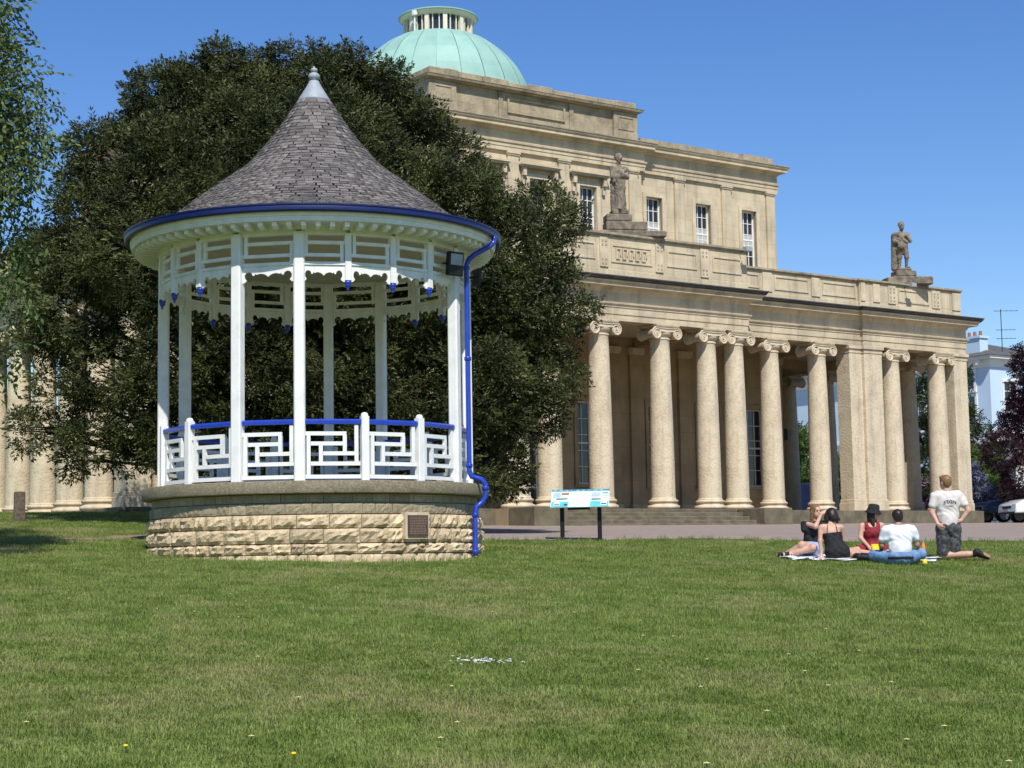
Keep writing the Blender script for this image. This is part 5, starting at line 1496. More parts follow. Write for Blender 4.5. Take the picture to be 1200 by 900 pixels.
# --- seated man in a white T-shirt and jeans, back to the camera, cross-legged
def fig_man():
    b = []
    b += T('pelvis', ('ell', (0, .02, .12), (.185, .14, .12)))
    b += T('torso', ('ell', (0, .03, .26), (.165, .115, .18)), ('ell', (.0, .06, .43), (.195, .12, .17)), ('cap', (-.155, .07, .54), (.155, .07, .54), .07, .07))
    b += T('neck', ('cap', (0, .08, .55), (0, .12, .66), .06, .055))
    b += T('uarm', ('cap', (-.21, .07, .53), (-.25, .10, .41), .06, .052), ('cap', (.21, .07, .53), (.26, .10, .42), .06, .052))
    b += T('arm', ('cap', (-.25, .10, .41), (-.265, .13, .31), .045, .042), ('cap', (.26, .10, .42), (.285, .12, .31), .045, .042))
    b += T('fore', ('cap', (-.265, .13, .31), (-.23, .33, .22), .042, .028), ('cap', (.285, .12, .31), (.34, .26, .27), .042, .028))
    b += T('hand', *hand((-.23, .33, .22), (.3, .9, -.2), (0, 0, -1), 1, .5), *hand((.34, .26, .27), (.4, .8, -.1), (-.5, 0, -.8), -1, .8))
    b += T('thigh', ('cap', (-.10, .05, .10), (-.36, .30, .16), .095, .068), ('cap', (.10, .05, .10), (.38, .24, .17), .095, .068))
    b += T('calf', ('cap', (-.36, .30, .15), (-.02, .42, .07), .062, .042), ('cap', (.38, .24, .16), (.06, .40, .08), .062, .042))
    b += T('foot', ('cap', (-.02, .42, .06), (.14, .44, .05), .042, .034), ('cap', (.06, .40, .06), (-.12, .48, .05), .042, .034))
    def hair(L, rm): return ([('ell', L(0, -.02, .04), (.086, .10, .088), rm), ('ell', L(0, -.05, -.02), (.07, .055, .065), rm)], face_cut(L), 'hair_dark')
    return person('person in white T-shirt and blue jeans sitting cross-legged, back turned', 6.05, 26.9, b,
        [('t_shirt', ('torso', 'uarm'), .016, 'cloth_white', lambda X, Y, Z: np.maximum(.10 - Z + .012 * np.sin(X * 35), np.where(Z > .5, .066 - np.sqrt(X ** 2 + (Y - .09) ** 2), -1)), .03, None),
         ('jeans', ('pelvis', 'thigh', 'calf'), .014, 'denim', lambda X, Y, Z: Z - .20 - .6 * np.clip(Y - .05, 0, .3), .03, None),
         ('belt', ('pelvis',), .024, 'cloth_black', lambda X, Y, Z: np.maximum(Z - .13, .085 - Z), .02, None),
         ('shoes', ('foot',), .010, 'shoe', None, .02, None)],
        ((.0, .14, .745), (-.1, .95, -.1)), hair, 'skin_tan')
# --- seated woman in a red dress and black bucket hat looking to the right
def fig_red():
    b = []
    b += T('pelvis', ('ell', (0, .02, .13), (.185, .15, .13)))
    b += T('torso', ('ell', (.0, .03, .27), (.135, .105, .16)), ('ell', (.01, .02, .42), (.155, .115, .13)), ('ell', (.07, -.05, .41), (.065, .06, .06)), ('ell', (-.03, -.07, .41), (.065, .06, .06)))
    b += T('shoulder', ('cap', (-.13, .03, .53), (.14, .03, .53), .052, .052), ('ell', (0, .02, .5), (.13, .08, .07)))
    b += T('neck', ('cap', (0, .03, .55), (.03, .02, .66), .045, .043))
    b += T('arm', ('cap', (-.165, .02, .53), (-.20, -.02, .33), .047, .038), ('cap', (.17, .03, .53), (.30, .06, .37), .047, .038))
    b += T('fore', ('cap', (-.20, -.02, .33), (-.10, -.20, .17), .038, .026), ('cap', (.30, .06, .37), (.40, .14, .17), .038, .026))
    b += T('hand', *hand((-.10, -.20, .17), (.35, -.45, -.75), (.8, -.2, .3), -1, .95), *hand((.40, .14, .17), (.4, .3, -.85), (-.4, 0, -.6), 1, .3))
    b += T('thigh', ('cap', (-.09, 0, .12), (-.34, -.16, .11), .098, .07), ('cap', (.09, -.02, .11), (.34, -.12, .12), .098, .07))
    b += T('calf', ('cap', (-.34, -.16, .10), (-.02, -.36, .06), .06, .038), ('cap', (.34, -.12, .11), (.08, -.30, .06), .06, .038))
    b += T('foot', ('cap', (-.02, -.36, .05), (.16, -.38, .035), .036, .028), ('cap', (.08, -.30, .05), (-.10, -.30, .04), .036, .028))
    def hair(L, rm):
        return ([('ell', L(0, -.02, .03), (.084, .10, .09), rm), ('cap', L(.05, -.02, -.03), L(.07, .0, -.24), .045, .03), ('cap', L(-.055, -.02, -.03), L(-.06, -.01, -.24), .05, .035), ('ell', L(0, -.07, -.08), (.085, .05, .12), rm)], face_cut(L), 'hair_dark')
    p_ = person('person in a dark red dress and black bucket hat sitting on the blanket', 5.95, 28.5, b,
        [('dress', ('torso', 'pelvis', 'thigh', 'shoulder'), .016, 'cloth_red', lambda X, Y, Z: np.maximum(np.maximum(np.where(Z > .44, np.abs(X) - .125, -1), np.where(Z > .5, .07 - np.sqrt(X ** 2 + (Y + .03) ** 2), -1)), np.sqrt(X ** 2 + (Y) ** 2) - .30), .04, None),
         ('choker', ('neck',), .004, 'cloth_black', lambda X, Y, Z: np.maximum(Z - .60, .585 - Z), .02, None)],
        ((.045, .02, .745), (.85, -.45, .0)), hair, 'skin')
    hat = MB().lathe([(.135, -.045), (.142, -.05), (.14, -.04), (.10, .01), (.096, .02), (.092, .075), (.075, .10), (.03, .108), (0, .108)], 28)
    hat.build('bucket_hat', M['cloth_black'], p_, smooth=True, mtx=Matrix.Translation((.04, .02, .785)) @ Matrix.Rotation(R(8), 4, 'Y') @ Matrix.Rotation(R(6), 4, 'X'))
    return p_
# --- woman in black strappy playsuit, back to the camera, leaning on her left hand, legs folded to the right
def fig_black():
    b = []
    b += T('pelvis', ('ell', (.04, .0, .15), (.18, .15, .15)), ('ell', (.12, -.03, .13), (.11, .13, .12)))
    b += T('torso', ('ell', (.0, .02, .30), (.135, .105, .16)), ('ell', (-.03, .04, .43), (.15, .10, .12)))
    b += T('shoulder', ('cap', (-.16, .06, .54), (.10, .05, .53), .055, .055), ('ell', (-.03, .05, .49), (.14, .08, .09)))
    b += T('neck', ('cap', (-.03, .06, .55), (-.02, .12, .66), .046, .044))
    b += T('arm', ('cap', (-.195, .06, .53), (-.22, .02, .32), .046, .036), ('cap', (.135, .05, .53), (.165, .12, .33), .046, .038))
    b += T('fore', ('cap', (-.22, .02, .32), (-.215, -.02, .10), .036, .025), ('cap', (.165, .12, .33), (.12, .28, .22), .036, .025))
    b += T('hand', *hand((-.215, -.02, .09), (-.3, -.5, -.5), (0, .3, -.9), 1, .1), *hand((.12, .28, .22), (-.3, .8, -.3), (0, 0, -1), -1, .5))
    b += T('thigh', ('cap', (.12, .03, .13), (.42, .22, .12), .10, .068), ('cap', (.10, -.03, .11), (.38, .12, .10), .10, .066))
    b += T('calf', ('cap', (.42, .22, .11), (.34, -.06, .07), .058, .04), ('cap', (.38, .12, .09), (.42, -.12, .06), .058, .04))
    b += T('foot', ('cap', (.34, -.06, .06), (.36, -.16, .05), .042, .04), ('cap', (.36, -.16, .05), (.50, -.16, .04), .042, .034), ('cap', (.42, -.12, .06), (.53, -.13, .05), .042, .04), ('cap', (.53, -.13, .05), (.69, -.11, .04), .042, .034))
    def hair(L, rm): return ([('ell', L(0, -.02, .03), (.09, .105, .09), rm), ('ell', L(0, -.075, -.03), (.085, .06, .085), rm), ('ell', L(.03, -.07, -.09), (.085, .05, .045), rm), ('ell', L(-.09, .0, -.05), (.035, .05, .09), rm), ('ell', L(.09, .0, -.05), (.035, .05, .09), rm)], face_cut(L), 'hair_dark')
    p_ = person('person in black strappy playsuit and black shoes leaning on one hand, back turned', 5.17, 27.75, b,
        [('playsuit', ('torso', 'pelvis', 'thigh'), .014, 'cloth_black', lambda X, Y, Z: np.maximum(Z - .455 - .1 * X, X - .24), .04, None),
         ('shoes', ('foot',), .016, 'shoe', None, .02, None)],
        ((-.005, .15, .735), (-.25, .93, -.25)), hair, 'skin')
    st = MB()
    for x0, x1 in ((-.12, -.09), (.05, .035)):
        st.tube([(x0, -.075, .44), (x0 * .6 + x1 * .4, -.05, .52), (x1, .03, .585), (x1, .09, .57)], .005, 5)
    st.build('straps', M['cloth_black'], p_)
    return p_
# --- woman with hand raised to her forehead, black top and denim shorts, legs to the left
def fig_wave():
    b = []
    b += T('pelvis', ('ell', (0, .02, .14), (.175, .15, .13)))
    b += T('torso', ('ell', (.02, .02, .29), (.135, .11, .17)), ('ell', (.05, .0, .45), (.155, .12, .13)), ('cap', (-.07, .0, .54), (.20, .0, .55), .058, .058))
    b += T('neck', ('cap', (.07, 0, .56), (.08, -.02, .67), .046, .044))
    b += T('uarm', ('cap', (-.10, -.01, .54), (-.115, -.04, .47), .055, .048), ('cap', (.23, 0, .55), (.26, .01, .47), .055, .048))
    b += T('arm', ('cap', (-.08, -.02, .55), (.04, -.20, .50), .048, .040), ('cap', (.25, .0, .53), (.29, .03, .34), .046, .038))
    b += T('fore', ('cap', (.04, -.20, .50), (.16, -.13, .72), .040, .026), ('cap', (.29, .03, .34), (.27, .12, .12), .038, .026))
    b += T('hand', *hand((.16, -.13, .72), (.75, .1, .25), (-.2, .7, -.5), -1, .25), *hand((.27, .12, .12), (.3, .3, -.6), (0, 0, -1), 1, .2))
    b += T('thigh', ('cap', (-.07, -.02, .13), (-.05, -.42, .15), .098, .068), ('cap', (.07, -.02, .12), (-.22, -.34, .20), .098, .068))
    b += T('calf', ('cap', (-.05, -.42, .14), (-.40, -.30, .06), .058, .038), ('cap', (-.22, -.34, .19), (-.46, -.18, .06), .058, .038))
    b += T('foot', ('cap', (-.40, -.30, .055), (-.54, -.34, .045), .038, .032), ('cap', (-.46, -.18, .055), (-.60, -.22, .045), .038, .032))
    def hair(L, rm): return ([('ell', L(0, -.02, .03), (.086, .10, .09), rm), ('ell', L(-.03, -.06, -.08), (.075, .05, .13), rm), ('cap', L(-.07, -.01, -.02), L(-.085, -.01, -.26), .038, .028), ('cap', L(.07, -.01, -.02), L(.075, -.02, -.2), .035, .025)], face_cut(L), 'hair_brown')
    return person('person in black top and denim shorts shading her eyes with one hand', 4.98, 28.75, b,
        [('top', ('torso', 'uarm'), .016, 'cloth_black', lambda X, Y, Z: np.maximum(Z - .60, .185 - Z), .03, None),
         ('denim_shorts', ('pelvis', 'thigh'), .016, 'denim_pale', lambda X, Y, Z: np.maximum(Z - .255, np.sqrt((X) ** 2 + (Y - .02) ** 2) - .27), .03, None),
         ('sandals', ('foot',), .007, 'shoe', lambda X, Y, Z: (.35 - np.abs(np.sin(X * 30))) * .03, .02, None)],
        ((.085, -.03, .755), (.45, -.9, .0)), hair, 'skin')
fig_kneeling(); fig_man(); fig_red(); fig_black(); fig_wave()

# ------------------------------------------------------------------ picnic things
def blanket_mat():
    m = bpy.data.materials.new('patterned_blanket'); m.use_nodes = True
    N, L = m.node_tree.nodes, m.node_tree.links; b = N['Principled BSDF']; b.inputs['Roughness'].default_value = .9
    tc = N.new('ShaderNodeTexCoord'); vo = N.new('ShaderNodeTexVoronoi'); vo.inputs['Scale'].default_value = 5.5
    L.new(tc.outputs['Object'], vo.inputs['Vector'])
    cr = N.new('ShaderNodeValToRGB'); e = cr.color_ramp.elements
    e[0].position = .0; e[0].color = (.06, .10, .34, 1); e[1].position = .22; e[1].color = (.10, .16, .42, 1)
    q = e.new(.26); q.color = (.70, .71, .72, 1); q = e.new(1.0); q.color = (.62, .64, .68, 1)
    L.new(vo.outputs['Distance'], cr.inputs[0]); L.new(cr.outputs[0], b.inputs['Base Color']); return m
bx0, bx1, by0, by1 = 4.45, 6.75, 27.55, 29.2
nxx, nyy = 60, 44
U, Vv_ = np.meshgrid(np.linspace(0, 1, nxx), np.linspace(0, 1, nyy))
PX = bx0 + (bx1 - bx0) * U + .06 * np.sin(Vv_ * 9); PY = by0 + (by1 - by0) * Vv_ + .12 * U * np.sin(3 * U) + .05 * np.sin(U * 11)
PZ = gz(PX, PY) + .045 + .010 * np.sin(PX * 14 + PY * 5) * np.sin(PY * 11)
ii, jj = np.meshgrid(np.arange(nxx - 1), np.arange(nyy - 1)); aa = (jj * nxx + ii).ravel()
cx_, cy_ = 5.6, 28.4; cz_ = g(cx_, cy_)
bl = inst('picnic_blanket', np_mesh('picnic_blanket', np.stack([PX.ravel() - cx_, PY.ravel() - cy_, PZ.ravel() - cz_], 1), np.stack([aa, aa + 1, aa + nxx + 1, aa + nxx], 1), blanket_mat(), smooth=True), loc=(cx_, cy_, cz_))
sm = bl.modifiers.new('thickness', 'SOLIDIFY'); sm.thickness = .012
tag(bl, 'white picnic blanket with blue pattern spread under the seated people', 'blanket')
mk('yellow_pack', (0.75, 0.60, 0.02), col2=(0.68, 0.52, 0.02), rough=.4)
mk('orange_drink', (0.70, 0.26, 0.10), rough=.2)
mk('clear_cap', (0.30, 0.33, 0.36), rough=.2)
mk('paper', (0.72, 0.72, 0.70), rough=.8)
yp = empty('yellow_packet', (5.92, 28.17, g(5.92, 28.17) + .06), R(12)); yp.scale = (.82,) * 3; tag(yp, 'yellow crisp packet held by the person in red', 'packet')
q = MB(); q.add([(-.075, 0, 0), (.075, 0, 0), (-.07, -.035, .06), (.07, -.035, .06), (-.07, -.04, .16), (.07, -.04, .16), (-.08, 0, .24), (.08, 0, .24), (-.07, .035, .06), (.07, .035, .06), (-.07, .04, .16), (.07, .04, .16)],
               [(0, 1, 3, 2), (2, 3, 5, 4), (4, 5, 7, 6), (1, 0, 8, 9), (9, 8, 10, 11), (11, 10, 6, 7), (0, 2, 8), (2, 4, 10, 8), (4, 6, 10), (1, 9, 3), (3, 9, 11, 5), (5, 11, 7)])
q.build('packet', M['yellow_pack'], yp, smooth=True)
MB().lathe([(0, 0), (.03, .0005)], 14).build('printed_disc', M['paper'], yp, mtx=Matrix.Translation((0, -.0435, .11)) @ Matrix.Rotation(R(90), 4, 'X'))
bo = empty('drink_bottle', (6.47, 27.16, g(6.47, 27.16) + .16)); tag(bo, 'orange drink bottle held at the knee of the person in jeans', 'bottle')
MB().lathe([(0, 0), (.032, .0), (.035, .01), (.035, .12), (.03, .15), (.014, .19), (.014, .2)], 18).build('bottle_body', M['orange_drink'], bo, smooth=True)
MB().lathe([(.016, .198), (.017, .2), (.017, .222), (0, .224)], 14).build('bottle_cap', M['clear_cap'], bo)
yb = MB().lathe([(0, 0), (.04, 0), (.043, .015), (.034, .06), (.014, .08), (0, .084)], 16).build('yellow_pot', M['yellow_pack'], None, True, loc=(6.44, 26.98, g(6.44, 26.98) + .02)); tag(yb, 'small yellow pot on the grass by the blue jeans', 'pot')
for k, (x, y, rz, lb) in enumerate(((6.75, 27.9, 20, 'white paper packet lying between jeans and kneeling person'), (5.12, 27.38, -10, 'white paper sheet lying beside the playsuit'), (4.72, 27.55, 30, 'small crumpled white paper by the edge of the blanket'))):
    q = MB(); r2 = random.Random(k); w, d = ((.16, .09), (.22, .10), (.08, .05))[k]
    V = [(-w + 2 * w * i / 5, -d + 2 * d * j / 3, .03 + r2.uniform(0, .025)) for j in range(4) for i in range(6)]
    q.add(V, [(j * 6 + i, j * 6 + i + 1, j * 6 + i + 7, j * 6 + i + 6) for j in range(3) for i in range(5)])
    o = q.build('paper_packet', M['paper'], None, loc=(x, y, g(x, y) + .02), rotz=R(rz)); sm = o.modifiers.new('t', 'SOLIDIFY'); sm.thickness = .008
    tag(o, lb, 'packet')

# ------------------------------------------------------------------ statues on the parapet
Hm = Matrix.Translation((HX, HY, HZ)) @ Matrix.Rotation(HROT, 4, 'Z')
def folds(X, Y, Z): return .012 * np.sin(X * 55 + 14 * np.sin(Z * 4)) * np.sin(Y * 30 + Z * 9)
def statue(label, x, y, z, kind, ps=.86):
    p_ = Hm @ Vector((x, y, z))
    root = empty('statue', p_, HROT + R(-25)); tag(root, label, 'statue')
    if kind == 'robed':
        pl = [(-.85, 1.75, -.30, .30, 0, .20), (-.60, 1.0, -.29, .29, .2, .50), (-.58, .42, -.28, .28, .5, .74), (-.34, .30, -.24, .24, .74, .90)]
        z0 = .88
        pr_ = [('cap', (0, 0, z0), (0, 0, z0 + .75), .24, .19), ('cap', (.02, -.02, z0 + .75), (0, 0, z0 + 1.25), .19, .20), ('cap', (-.2, 0, z0 + 1.42), (.2, 0, z0 + 1.42), .085, .085),
               ('cap', (0, 0, z0 + 1.4), (0, -.02, z0 + 1.6), .075, .065), ('cap', (-.22, 0, z0 + 1.4), (-.24, -.1, z0 + 1.1), .085, .07), ('cap', (-.24, -.1, z0 + 1.1), (.06, -.22, z0 + 1.12), .07, .05),
               ('cap', (.22, 0, z0 + 1.4), (.26, -.08, z0 + 1.12), .085, .07), ('cap', (.26, -.08, z0 + 1.12), (.05, -.24, z0 + 1.2), .07, .05), ('cap', (-.2, -.14, z0 + .95), (.2, -.12, z0 + 1.35), .06, .05),
               ('cap', (-.2, .02, z0), (-.23, .0, z0 + 1.0), .09, .07), ('ell', (.07, -.16, z0 + .3), (.09, .1, .35)), ('cap', (-.05, -.18, z0 + .03), (-.05, -.28, z0 + .02), .06, .05)]
        hd, L, rm = head_prims((0, -.03, z0 + 1.76), (.25, -1, -.12), 1.35)
        hr_ = [('ell', L(0, -.02, .04), (.12, .135, .12), rm), ('ell', L(0, -.11, .02), (.07, .06, .06), rm)]
    else:
        pl = [(-.60, 1.25, -.33, .33, 0, .30), (-.85, .55, -.32, .32, -.002, .25), (-.42, .50, -.30, .30, .30, .52), (-.32, .30, -.26, .26, .52, .62)]
        z0 = .60
        pr_ = [('cap', (-.09, -.02, z0 + .85), (-.11, -.03, z0 + .45), .12, .085), ('cap', (-.11, -.03, z0 + .45), (-.12, .0, z0 + .06), .08, .05), ('cap', (.1, -.02, z0 + .85), (.14, -.1, z0 + .45), .12, .085), ('cap', (.14, -.1, z0 + .45), (.15, -.02, z0 + .06), .08, .05),
               ('cap', (-.12, 0, z0 + .04), (-.13, -.16, z0 + .03), .055, .045), ('cap', (.15, -.02, z0 + .04), (.18, -.2, z0 + .03), .055, .045),
               ('ell', (0, 0, z0 + .82), (.24, .17, .26)), ('ell', (0, 0, z0 + 1.15), (.22, .15, .25)), ('cap', (-.2, 0, z0 + 1.33), (.2, 0, z0 + 1.33), .09, .09), ('cap', (0, 0, z0 + 1.3), (0, -.02, z0 + 1.5), .075, .065),
               ('cap', (-.25, 0, z0 + 1.32), (-.3, -.03, z0 + 1.05), .09, .075), ('cap', (-.3, -.03, z0 + 1.05), (-.1, -.18, z0 + .95), .07, .05), ('cap', (.24, 0, z0 + 1.32), (.3, -.08, z0 + 1.08), .09, .07), ('cap', (.3, -.08, z0 + 1.08), (.1, -.2, z0 + 1.25), .07, .05),
               ('cap', (-.26, .1, z0 + 1.3), (-.27, .14, z0 + .05), .10, .12), ('cap', (-.12, .14, z0 + 1.2), (-.14, .15, z0 + .05), .10, .11), ('ell', (-.1, -.18, z0 + .86), (.13, .08, .14)), ('cap', (-.2, -.08, z0 + 1.33), (.18, -.13, z0 + 1.0), .06, .05)]
        hd, L, rm = head_prims((0, -.03, z0 + 1.66), (.1, -1, -.05), 1.3)
        hr_ = [('ell', L(0, -.02, .04), (.105, .13, .11), rm), ('ell', L(0, .07, -.075), (.05, .05, .06), rm)]
    inst('figure', sdf_mesh('figure', pr_ + hd + hr_, .022, M['statue'], k=.05, noise=folds), root)
    for (a, b, c, d, e, f_) in pl:
        bev(MB().box(a * ps, b * ps, c, d, e, f_).build('plinth_block', M['statue'], root), .03)
    return root
statue('dark weathered statue of a robed figure above the middle of the front', 0.0, -.55, 8.87, 'robed')
statue('dark weathered statue of a bearded figure on parapet near the right corner', 14.0, -.1, 8.49, 'tunic')

# ------------------------------------------------------------------ information panel, post, cars, small things
mk('panel_pale', (0.62, 0.76, 0.82), rough=.4); mk('panel_cyan', (0.10, 0.52, 0.68), rough=.4); mk('panel_teal', (0.04, 0.26, 0.36), rough=.4); mk('panel_dark', (0.03, 0.05, 0.06), rough=.5); mk('panel_grey', (0.42, 0.55, 0.60), rough=.5); mk('panel_photo', (0.36, 0.18, 0.10), rough=.5)
sg = empty('information_panel', (1.28, 32.85, g(1.28, 32.85)), R(-8)); tag(sg, 'sloping pale blue information panel on two black posts at the path edge', 'sign')
for x in (-.36, .36):
    bev(MB().box(x - .04, x + .04, -.03, .03, -.3, .78 if x < 0 else .76).build('leg', M['black'], sg), .006)
pm = Matrix.Translation((0, -.05, .80)) @ Matrix.Rotation(R(-44), 4, 'X')
shx = lambda x, z: (x + .085 * (z / .46), z)
def quad(mb, x0, x1, z0, z1, y=-.012, t=.0015):
    P_ = [(x0, z0), (x1, z0), (x1, z1), (x0, z1)]
    mb.extrude(P_, Matrix.Translation((0, y - t, 0)), t); return mb
bd = quad(MB(), -.56, .56, -.24, .24, -.008, .02).build('board', M['panel_pale'], sg); bd.matrix_basis = pm
for x0, x1, z0, z1, mt_, yy in ((-.56, .56, .19, .24, 'panel_teal', -.029), (-.55, -.22, -.235, -.09, 'panel_cyan', -.029), (.20, .55, -.235, -.09, 'panel_cyan', -.029), (-.20, .18, -.22, .16, 'paper', -.029),
                            (-.36, -.22, .09, .15, 'panel_photo', -.0295), (-.46, -.24, -.03, .0, 'panel_dark', -.0295), (-.50, -.38, -.19, -.11, 'paper', -.031), (-.49, -.39, -.18, -.145, 'panel_photo', -.033), (-.30, -.24, -.2, -.15, 'panel_dark', -.031),
                            (.22, .44, -.05, -.02, 'panel_dark', -.0295), (.40, .52, -.20, -.02, 'paper', -.0312), (.41, .51, -.18, -.15, 'panel_dark', -.033), (.22, .38, .04, .15, 'panel_grey', -.0295), (-.53, -.38, .03, .16, 'panel_grey', -.0295), (.42, .53, .12, .14, 'panel_dark', -.0295), (.42, .53, .04, .06, 'panel_grey', -.0295)):
    quad(MB(), x0, x1, z0, z1, yy).build('printed_block', M[mt_], bd)
tx = MB(); r2 = random.Random(8)
for k in range(11):
    x = -.17; z = .12 - k * .03
    while x < .14:
        w = r2.uniform(.015, .06)
        if r2.random() < .6: quad(tx, x, x + w, z - .005, z + .005, -.0312)
        x += w + .02
for k in range(9):
    quad(tx, -.52 + .11 * k, -.52 + .11 * k + r2.uniform(.03, .08), .205, .222, -.0312)
tx.build('printed_lines', M['panel_grey'], bd)
MB().box(-.25, .18, -.04, .03, .60, .66).build('cross_bar', M['black'], sg)
pw = MB().box(-.115, .115, -.1, .1, -.25, .66); po = bev(pw.build('wooden_post', M['wood'], None, loc=(-10.5, 36.3, g(-10.5, 36.3)), rotz=R(20)), .02, 2); tag(po, 'short weathered wooden post standing in the grass by the bank', 'post')

def car(label, x, y, rz, paint, L_=4.3, W_=1.78, H_=1.45, van=False):
    z = g(x, y) + .03
    root = empty('parked_car', (x, y, z), rz); tag(root, label, 'van' if van else 'car')
    if van: prof = [(-.5, .35), (-.5, 1.0), (-.47, 1.95), (.16, 2.0), (.30, 1.85), (.42, 1.15), (.495, .95), (.5, .35)]
    else: prof = [(-.5, .38), (-.495, .78), (-.47, .95), (-.40, 1.36), (-.12, 1.45), (.06, 1.40), (.22, .98), (.42, .86), (.49, .70), (.5, .38)]
    hs_ = (H_ / 1.45)
    V = []; n = len(prof)
    for sx, ins in ((-1, 0.0), (-1, .08), (1, .08), (1, 0.0)):
        for t, zz in prof:
            tuck = .16 if (zz > 1.1) else 0.0
            yy = sx * (W_ / 2 - (tuck if ins == 0 else tuck + ins * .0)) if ins == 0 else sx * (W_ / 2 - tuck - .10)
            V.append((t * L_, yy, zz * hs_ + (0.02 if ins else 0) * (zz > .5)))
    F = []
    for r_ in range(3):
        for i in range(n - 1): F.append((r_ * n + i, r_ * n + i + 1, (r_ + 1) * n + i + 1, (r_ + 1) * n + i))
    F.append(tuple(range(n - 1, -1, -1))); F.append(tuple(3 * n + i for i in range(n)))
    F.append((0, n, 2 * n, 3 * n)[::-1] + ()); F.append((n - 1, 2 * n - 1, 3 * n - 1, 4 * n - 1))
    F.append((0, 3 * n, 4 * n - 1, n - 1))
    mb = MB(); mb.add(V, F); bd_ = bev(mb.build('body', paint, root), .05, 3); autosmooth(bd_, 50)
    g_ = MB()
    for sx in (-1, 1):
        yy = sx * (W_ / 2 - .10)
        pts = [(-.38, 1.0), (-.36, 1.28), (-.12, 1.36), (.05, 1.32), (.17, 1.0)] if not van else [(.12, 1.2), (.13, 1.75), (.25, 1.75), (.36, 1.2)]
        g_.add([(t * L_, sx * (W_ / 2 - (.02 if zz < 1.1 else .155)), zz * hs_) for t, zz in pts], [tuple(range(len(pts)))])
    g_.build('side_windows', M['glass'], root)
    if not van: MB().add([(.235 * L_, -W_ * .4, .99 * hs_), (.235 * L_, W_ * .4, .99 * hs_), (.085 * L_, W_ * .34, 1.40 * hs_), (.085 * L_, -W_ * .34, 1.40 * hs_)], [(0, 1, 2, 3)]).build('windscreen', M['glass'], root)
    else: MB().add([(.425 * L_, -W_ * .42, 1.2), (.425 * L_, W_ * .42, 1.2), (.315 * L_, W_ * .36, 1.85), (.315 * L_, -W_ * .36, 1.85)], [(0, 1, 2, 3)]).build('windscreen', M['glass'], root)
    wh = MB().lathe([(0, -.1), (.30, -.1), (.32, -.08), (.32, .08), (.30, .1), (0, .1)], 24).mesh('wheel', M['black'], True)
    rim = MB().lathe([(0, -.106), (.2, -.104), (.21, -.1)], 18).lathe([(0, .106), (.2, .104), (.21, .1)], 18).mesh('rim', M['leadgrey'])
    for tx_ in (-.31, .31):
        for sx in (-1, 1):
            w_ = inst('wheel', wh, root, mtx=Matrix.Translation((tx_ * L_, sx * (W_ / 2 - .08), .32)) @ Matrix.Rotation(R(90), 4, 'X')); inst('rim', rim, w_)
    for sx in (-1, 1):
        bev(MB().box(.488 * L_ - .06, .488 * L_ + .012, sx * W_ * .36 - .17, sx * W_ * .36 + .17, .60 * hs_, .72 * hs_).build('headlight', M['leadgrey'], root), .02)
    MB().box(.49 * L_ - .05, .49 * L_ + .03, -.42, .42, .56 * hs_, .66 * hs_).build('grille', M['black'], root)
    MB().box(.49 * L_ - .05, .49 * L_ + .045, -W_ * .46, W_ * .46, .36 * hs_, .44 * hs_).build('bumper', M['black'], root)
    MB().box(.49 * L_ + .0, .49 * L_ + .05, -.26, .26, .455 * hs_, .55 * hs_).build('number_plate', M['paper'], root)
    return root
def paint(n, c):
    m = mat(n, c, None, rough=.25, spec=.6, scale=2); m.node_tree.nodes['Principled BSDF'].inputs['Coat Weight'].default_value = .6; return m
M['p_white'] = paint('white_car_paint', (.78, .78, .77)); M['p_dark'] = paint('slate_blue_car_paint', (.06, .08, .12)); M['p_navy'] = paint('navy_van_paint', (.012, .02, .06))
car('white car parked at the path end below the purple-leaved tree', 21.05, 66.0, R(186), M['p_white'])
car('slate-blue car parked behind the white car beside flowering bush', 21.3, 71.5, R(190), M['p_dark'])
car('navy blue van parked beyond the colonnade', 13.4, 80.6, R(25), M['p_navy'], 4.9, 1.9, van=True)

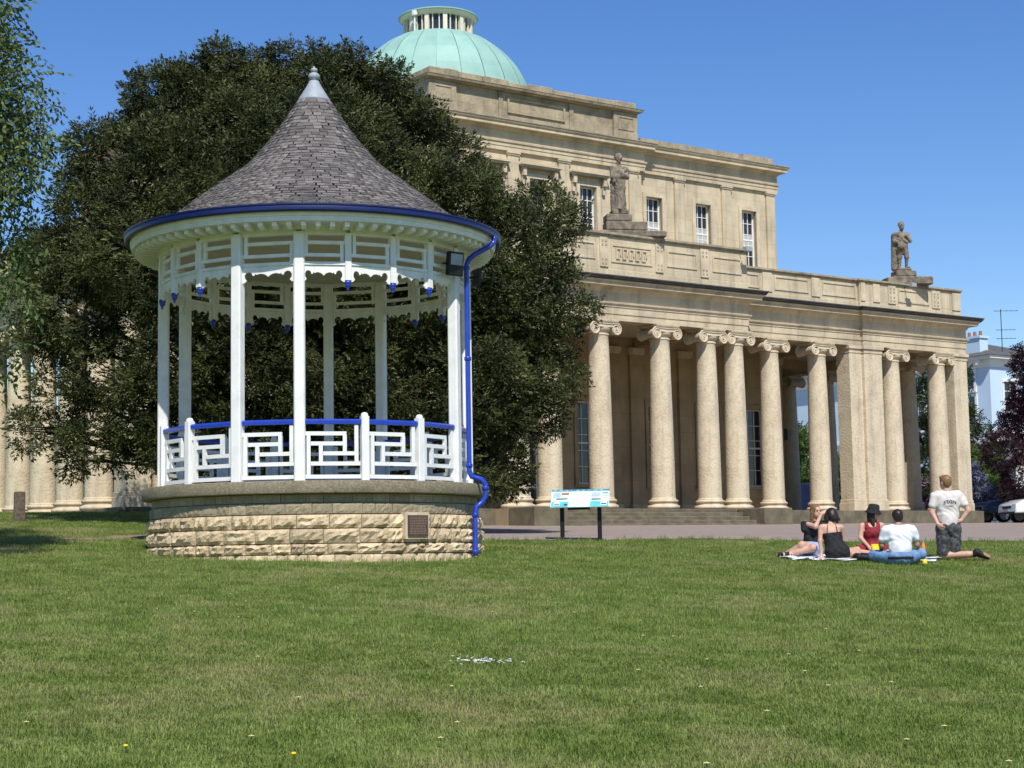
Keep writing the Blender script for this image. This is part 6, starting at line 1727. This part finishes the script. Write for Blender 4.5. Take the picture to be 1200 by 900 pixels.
# dandelions, daisies and a scatter of white chippings on the lawn
mk('dandelion', (0.80, 0.55, 0.02), rough=.7); mk('petal', (0.80, 0.80, 0.78), rough=.7); mk('stem', (0.10, 0.16, 0.04), rough=.7)
for k, (x, y) in enumerate(((-2.16, 9.55), (-1.21, 9.36))):
    f_ = empty('dandelion', (x, y, g(x, y))); f_.scale = (.75,) * 3; tag(f_, 'yellow dandelion flower open in the short grass', 'flower', 'dandelions in the lawn')
    MB().lathe([(0, .05), (.012, .048), (.019, .055), (.02, .06), (.012, .068), (0, .07)], 12).build('flower_head', M['dandelion'], f_, smooth=True)
    MB().tube([(0, 0, -.01), (.004, 0, .05)], .0025, 5).build('stem', M['stem'], f_)
pet = MB()
for a in range(9):
    t = 2 * math.pi * a / 9; c_, s_ = math.cos(t), math.sin(t)
    pet.add([(0, 0, .046), (.012 * c_ - .004 * s_, .012 * s_ + .004 * c_, .05), (.017 * c_, .017 * s_, .049), (.012 * c_ + .004 * s_, .012 * s_ - .004 * c_, .05)], [(0, 1, 2, 3)])
pet_me = pet.mesh('petals', M['petal']); ctr_me = MB().lathe([(0, .046), (.005, .048), (.004, .054), (0, .055)], 8).mesh('flower_centre', M['dandelion']); stm_me = MB().tube([(0, 0, -.01), (0, 0, .047)], .002, 5).mesh('stem', M['stem'])
r2 = random.Random(12)
for k in range(46):
    y = r2.uniform(8, 24); x = r2.uniform(-.29, .29) * y
    if math.hypot(x - BX, y - BY) < 3.2: continue
    f_ = empty('daisy', (x, y, g(x, y)), r2.uniform(0, 6)); f_.scale = (1.2,) * 3
    tag(f_, 'small white daisy in the short grass', 'flower', 'daisies in the lawn')
    inst('petals', pet_me, f_); inst('flower_centre', ctr_me, f_); inst('stem', stm_me, f_)
ch = MB()
for k in range(60):
    t = r2.gauss(0, .8); x = -.30 + .14 * t + .05 * r2.random(); y = 13.85 + r2.gauss(0, .10)
    s_ = r2.uniform(.005, .011); a = r2.uniform(0, 6)
    mt_ = Matrix.Translation((x, y, g(x, y) + r2.uniform(.016, .028))) @ Matrix.Rotation(a, 4, 'Z') @ Matrix.Rotation(r2.uniform(-.5, .5), 4, 'X')
    ch.box(-s_ * 1.5, s_ * 1.5, -s_ * .7, s_ * .7, -s_ * .3, s_ * .3, mt_)
tag(ch.build('white_chippings', M['petal'], None), 'small scatter of white chippings lying in the grass', 'chippings', kind='stuff')
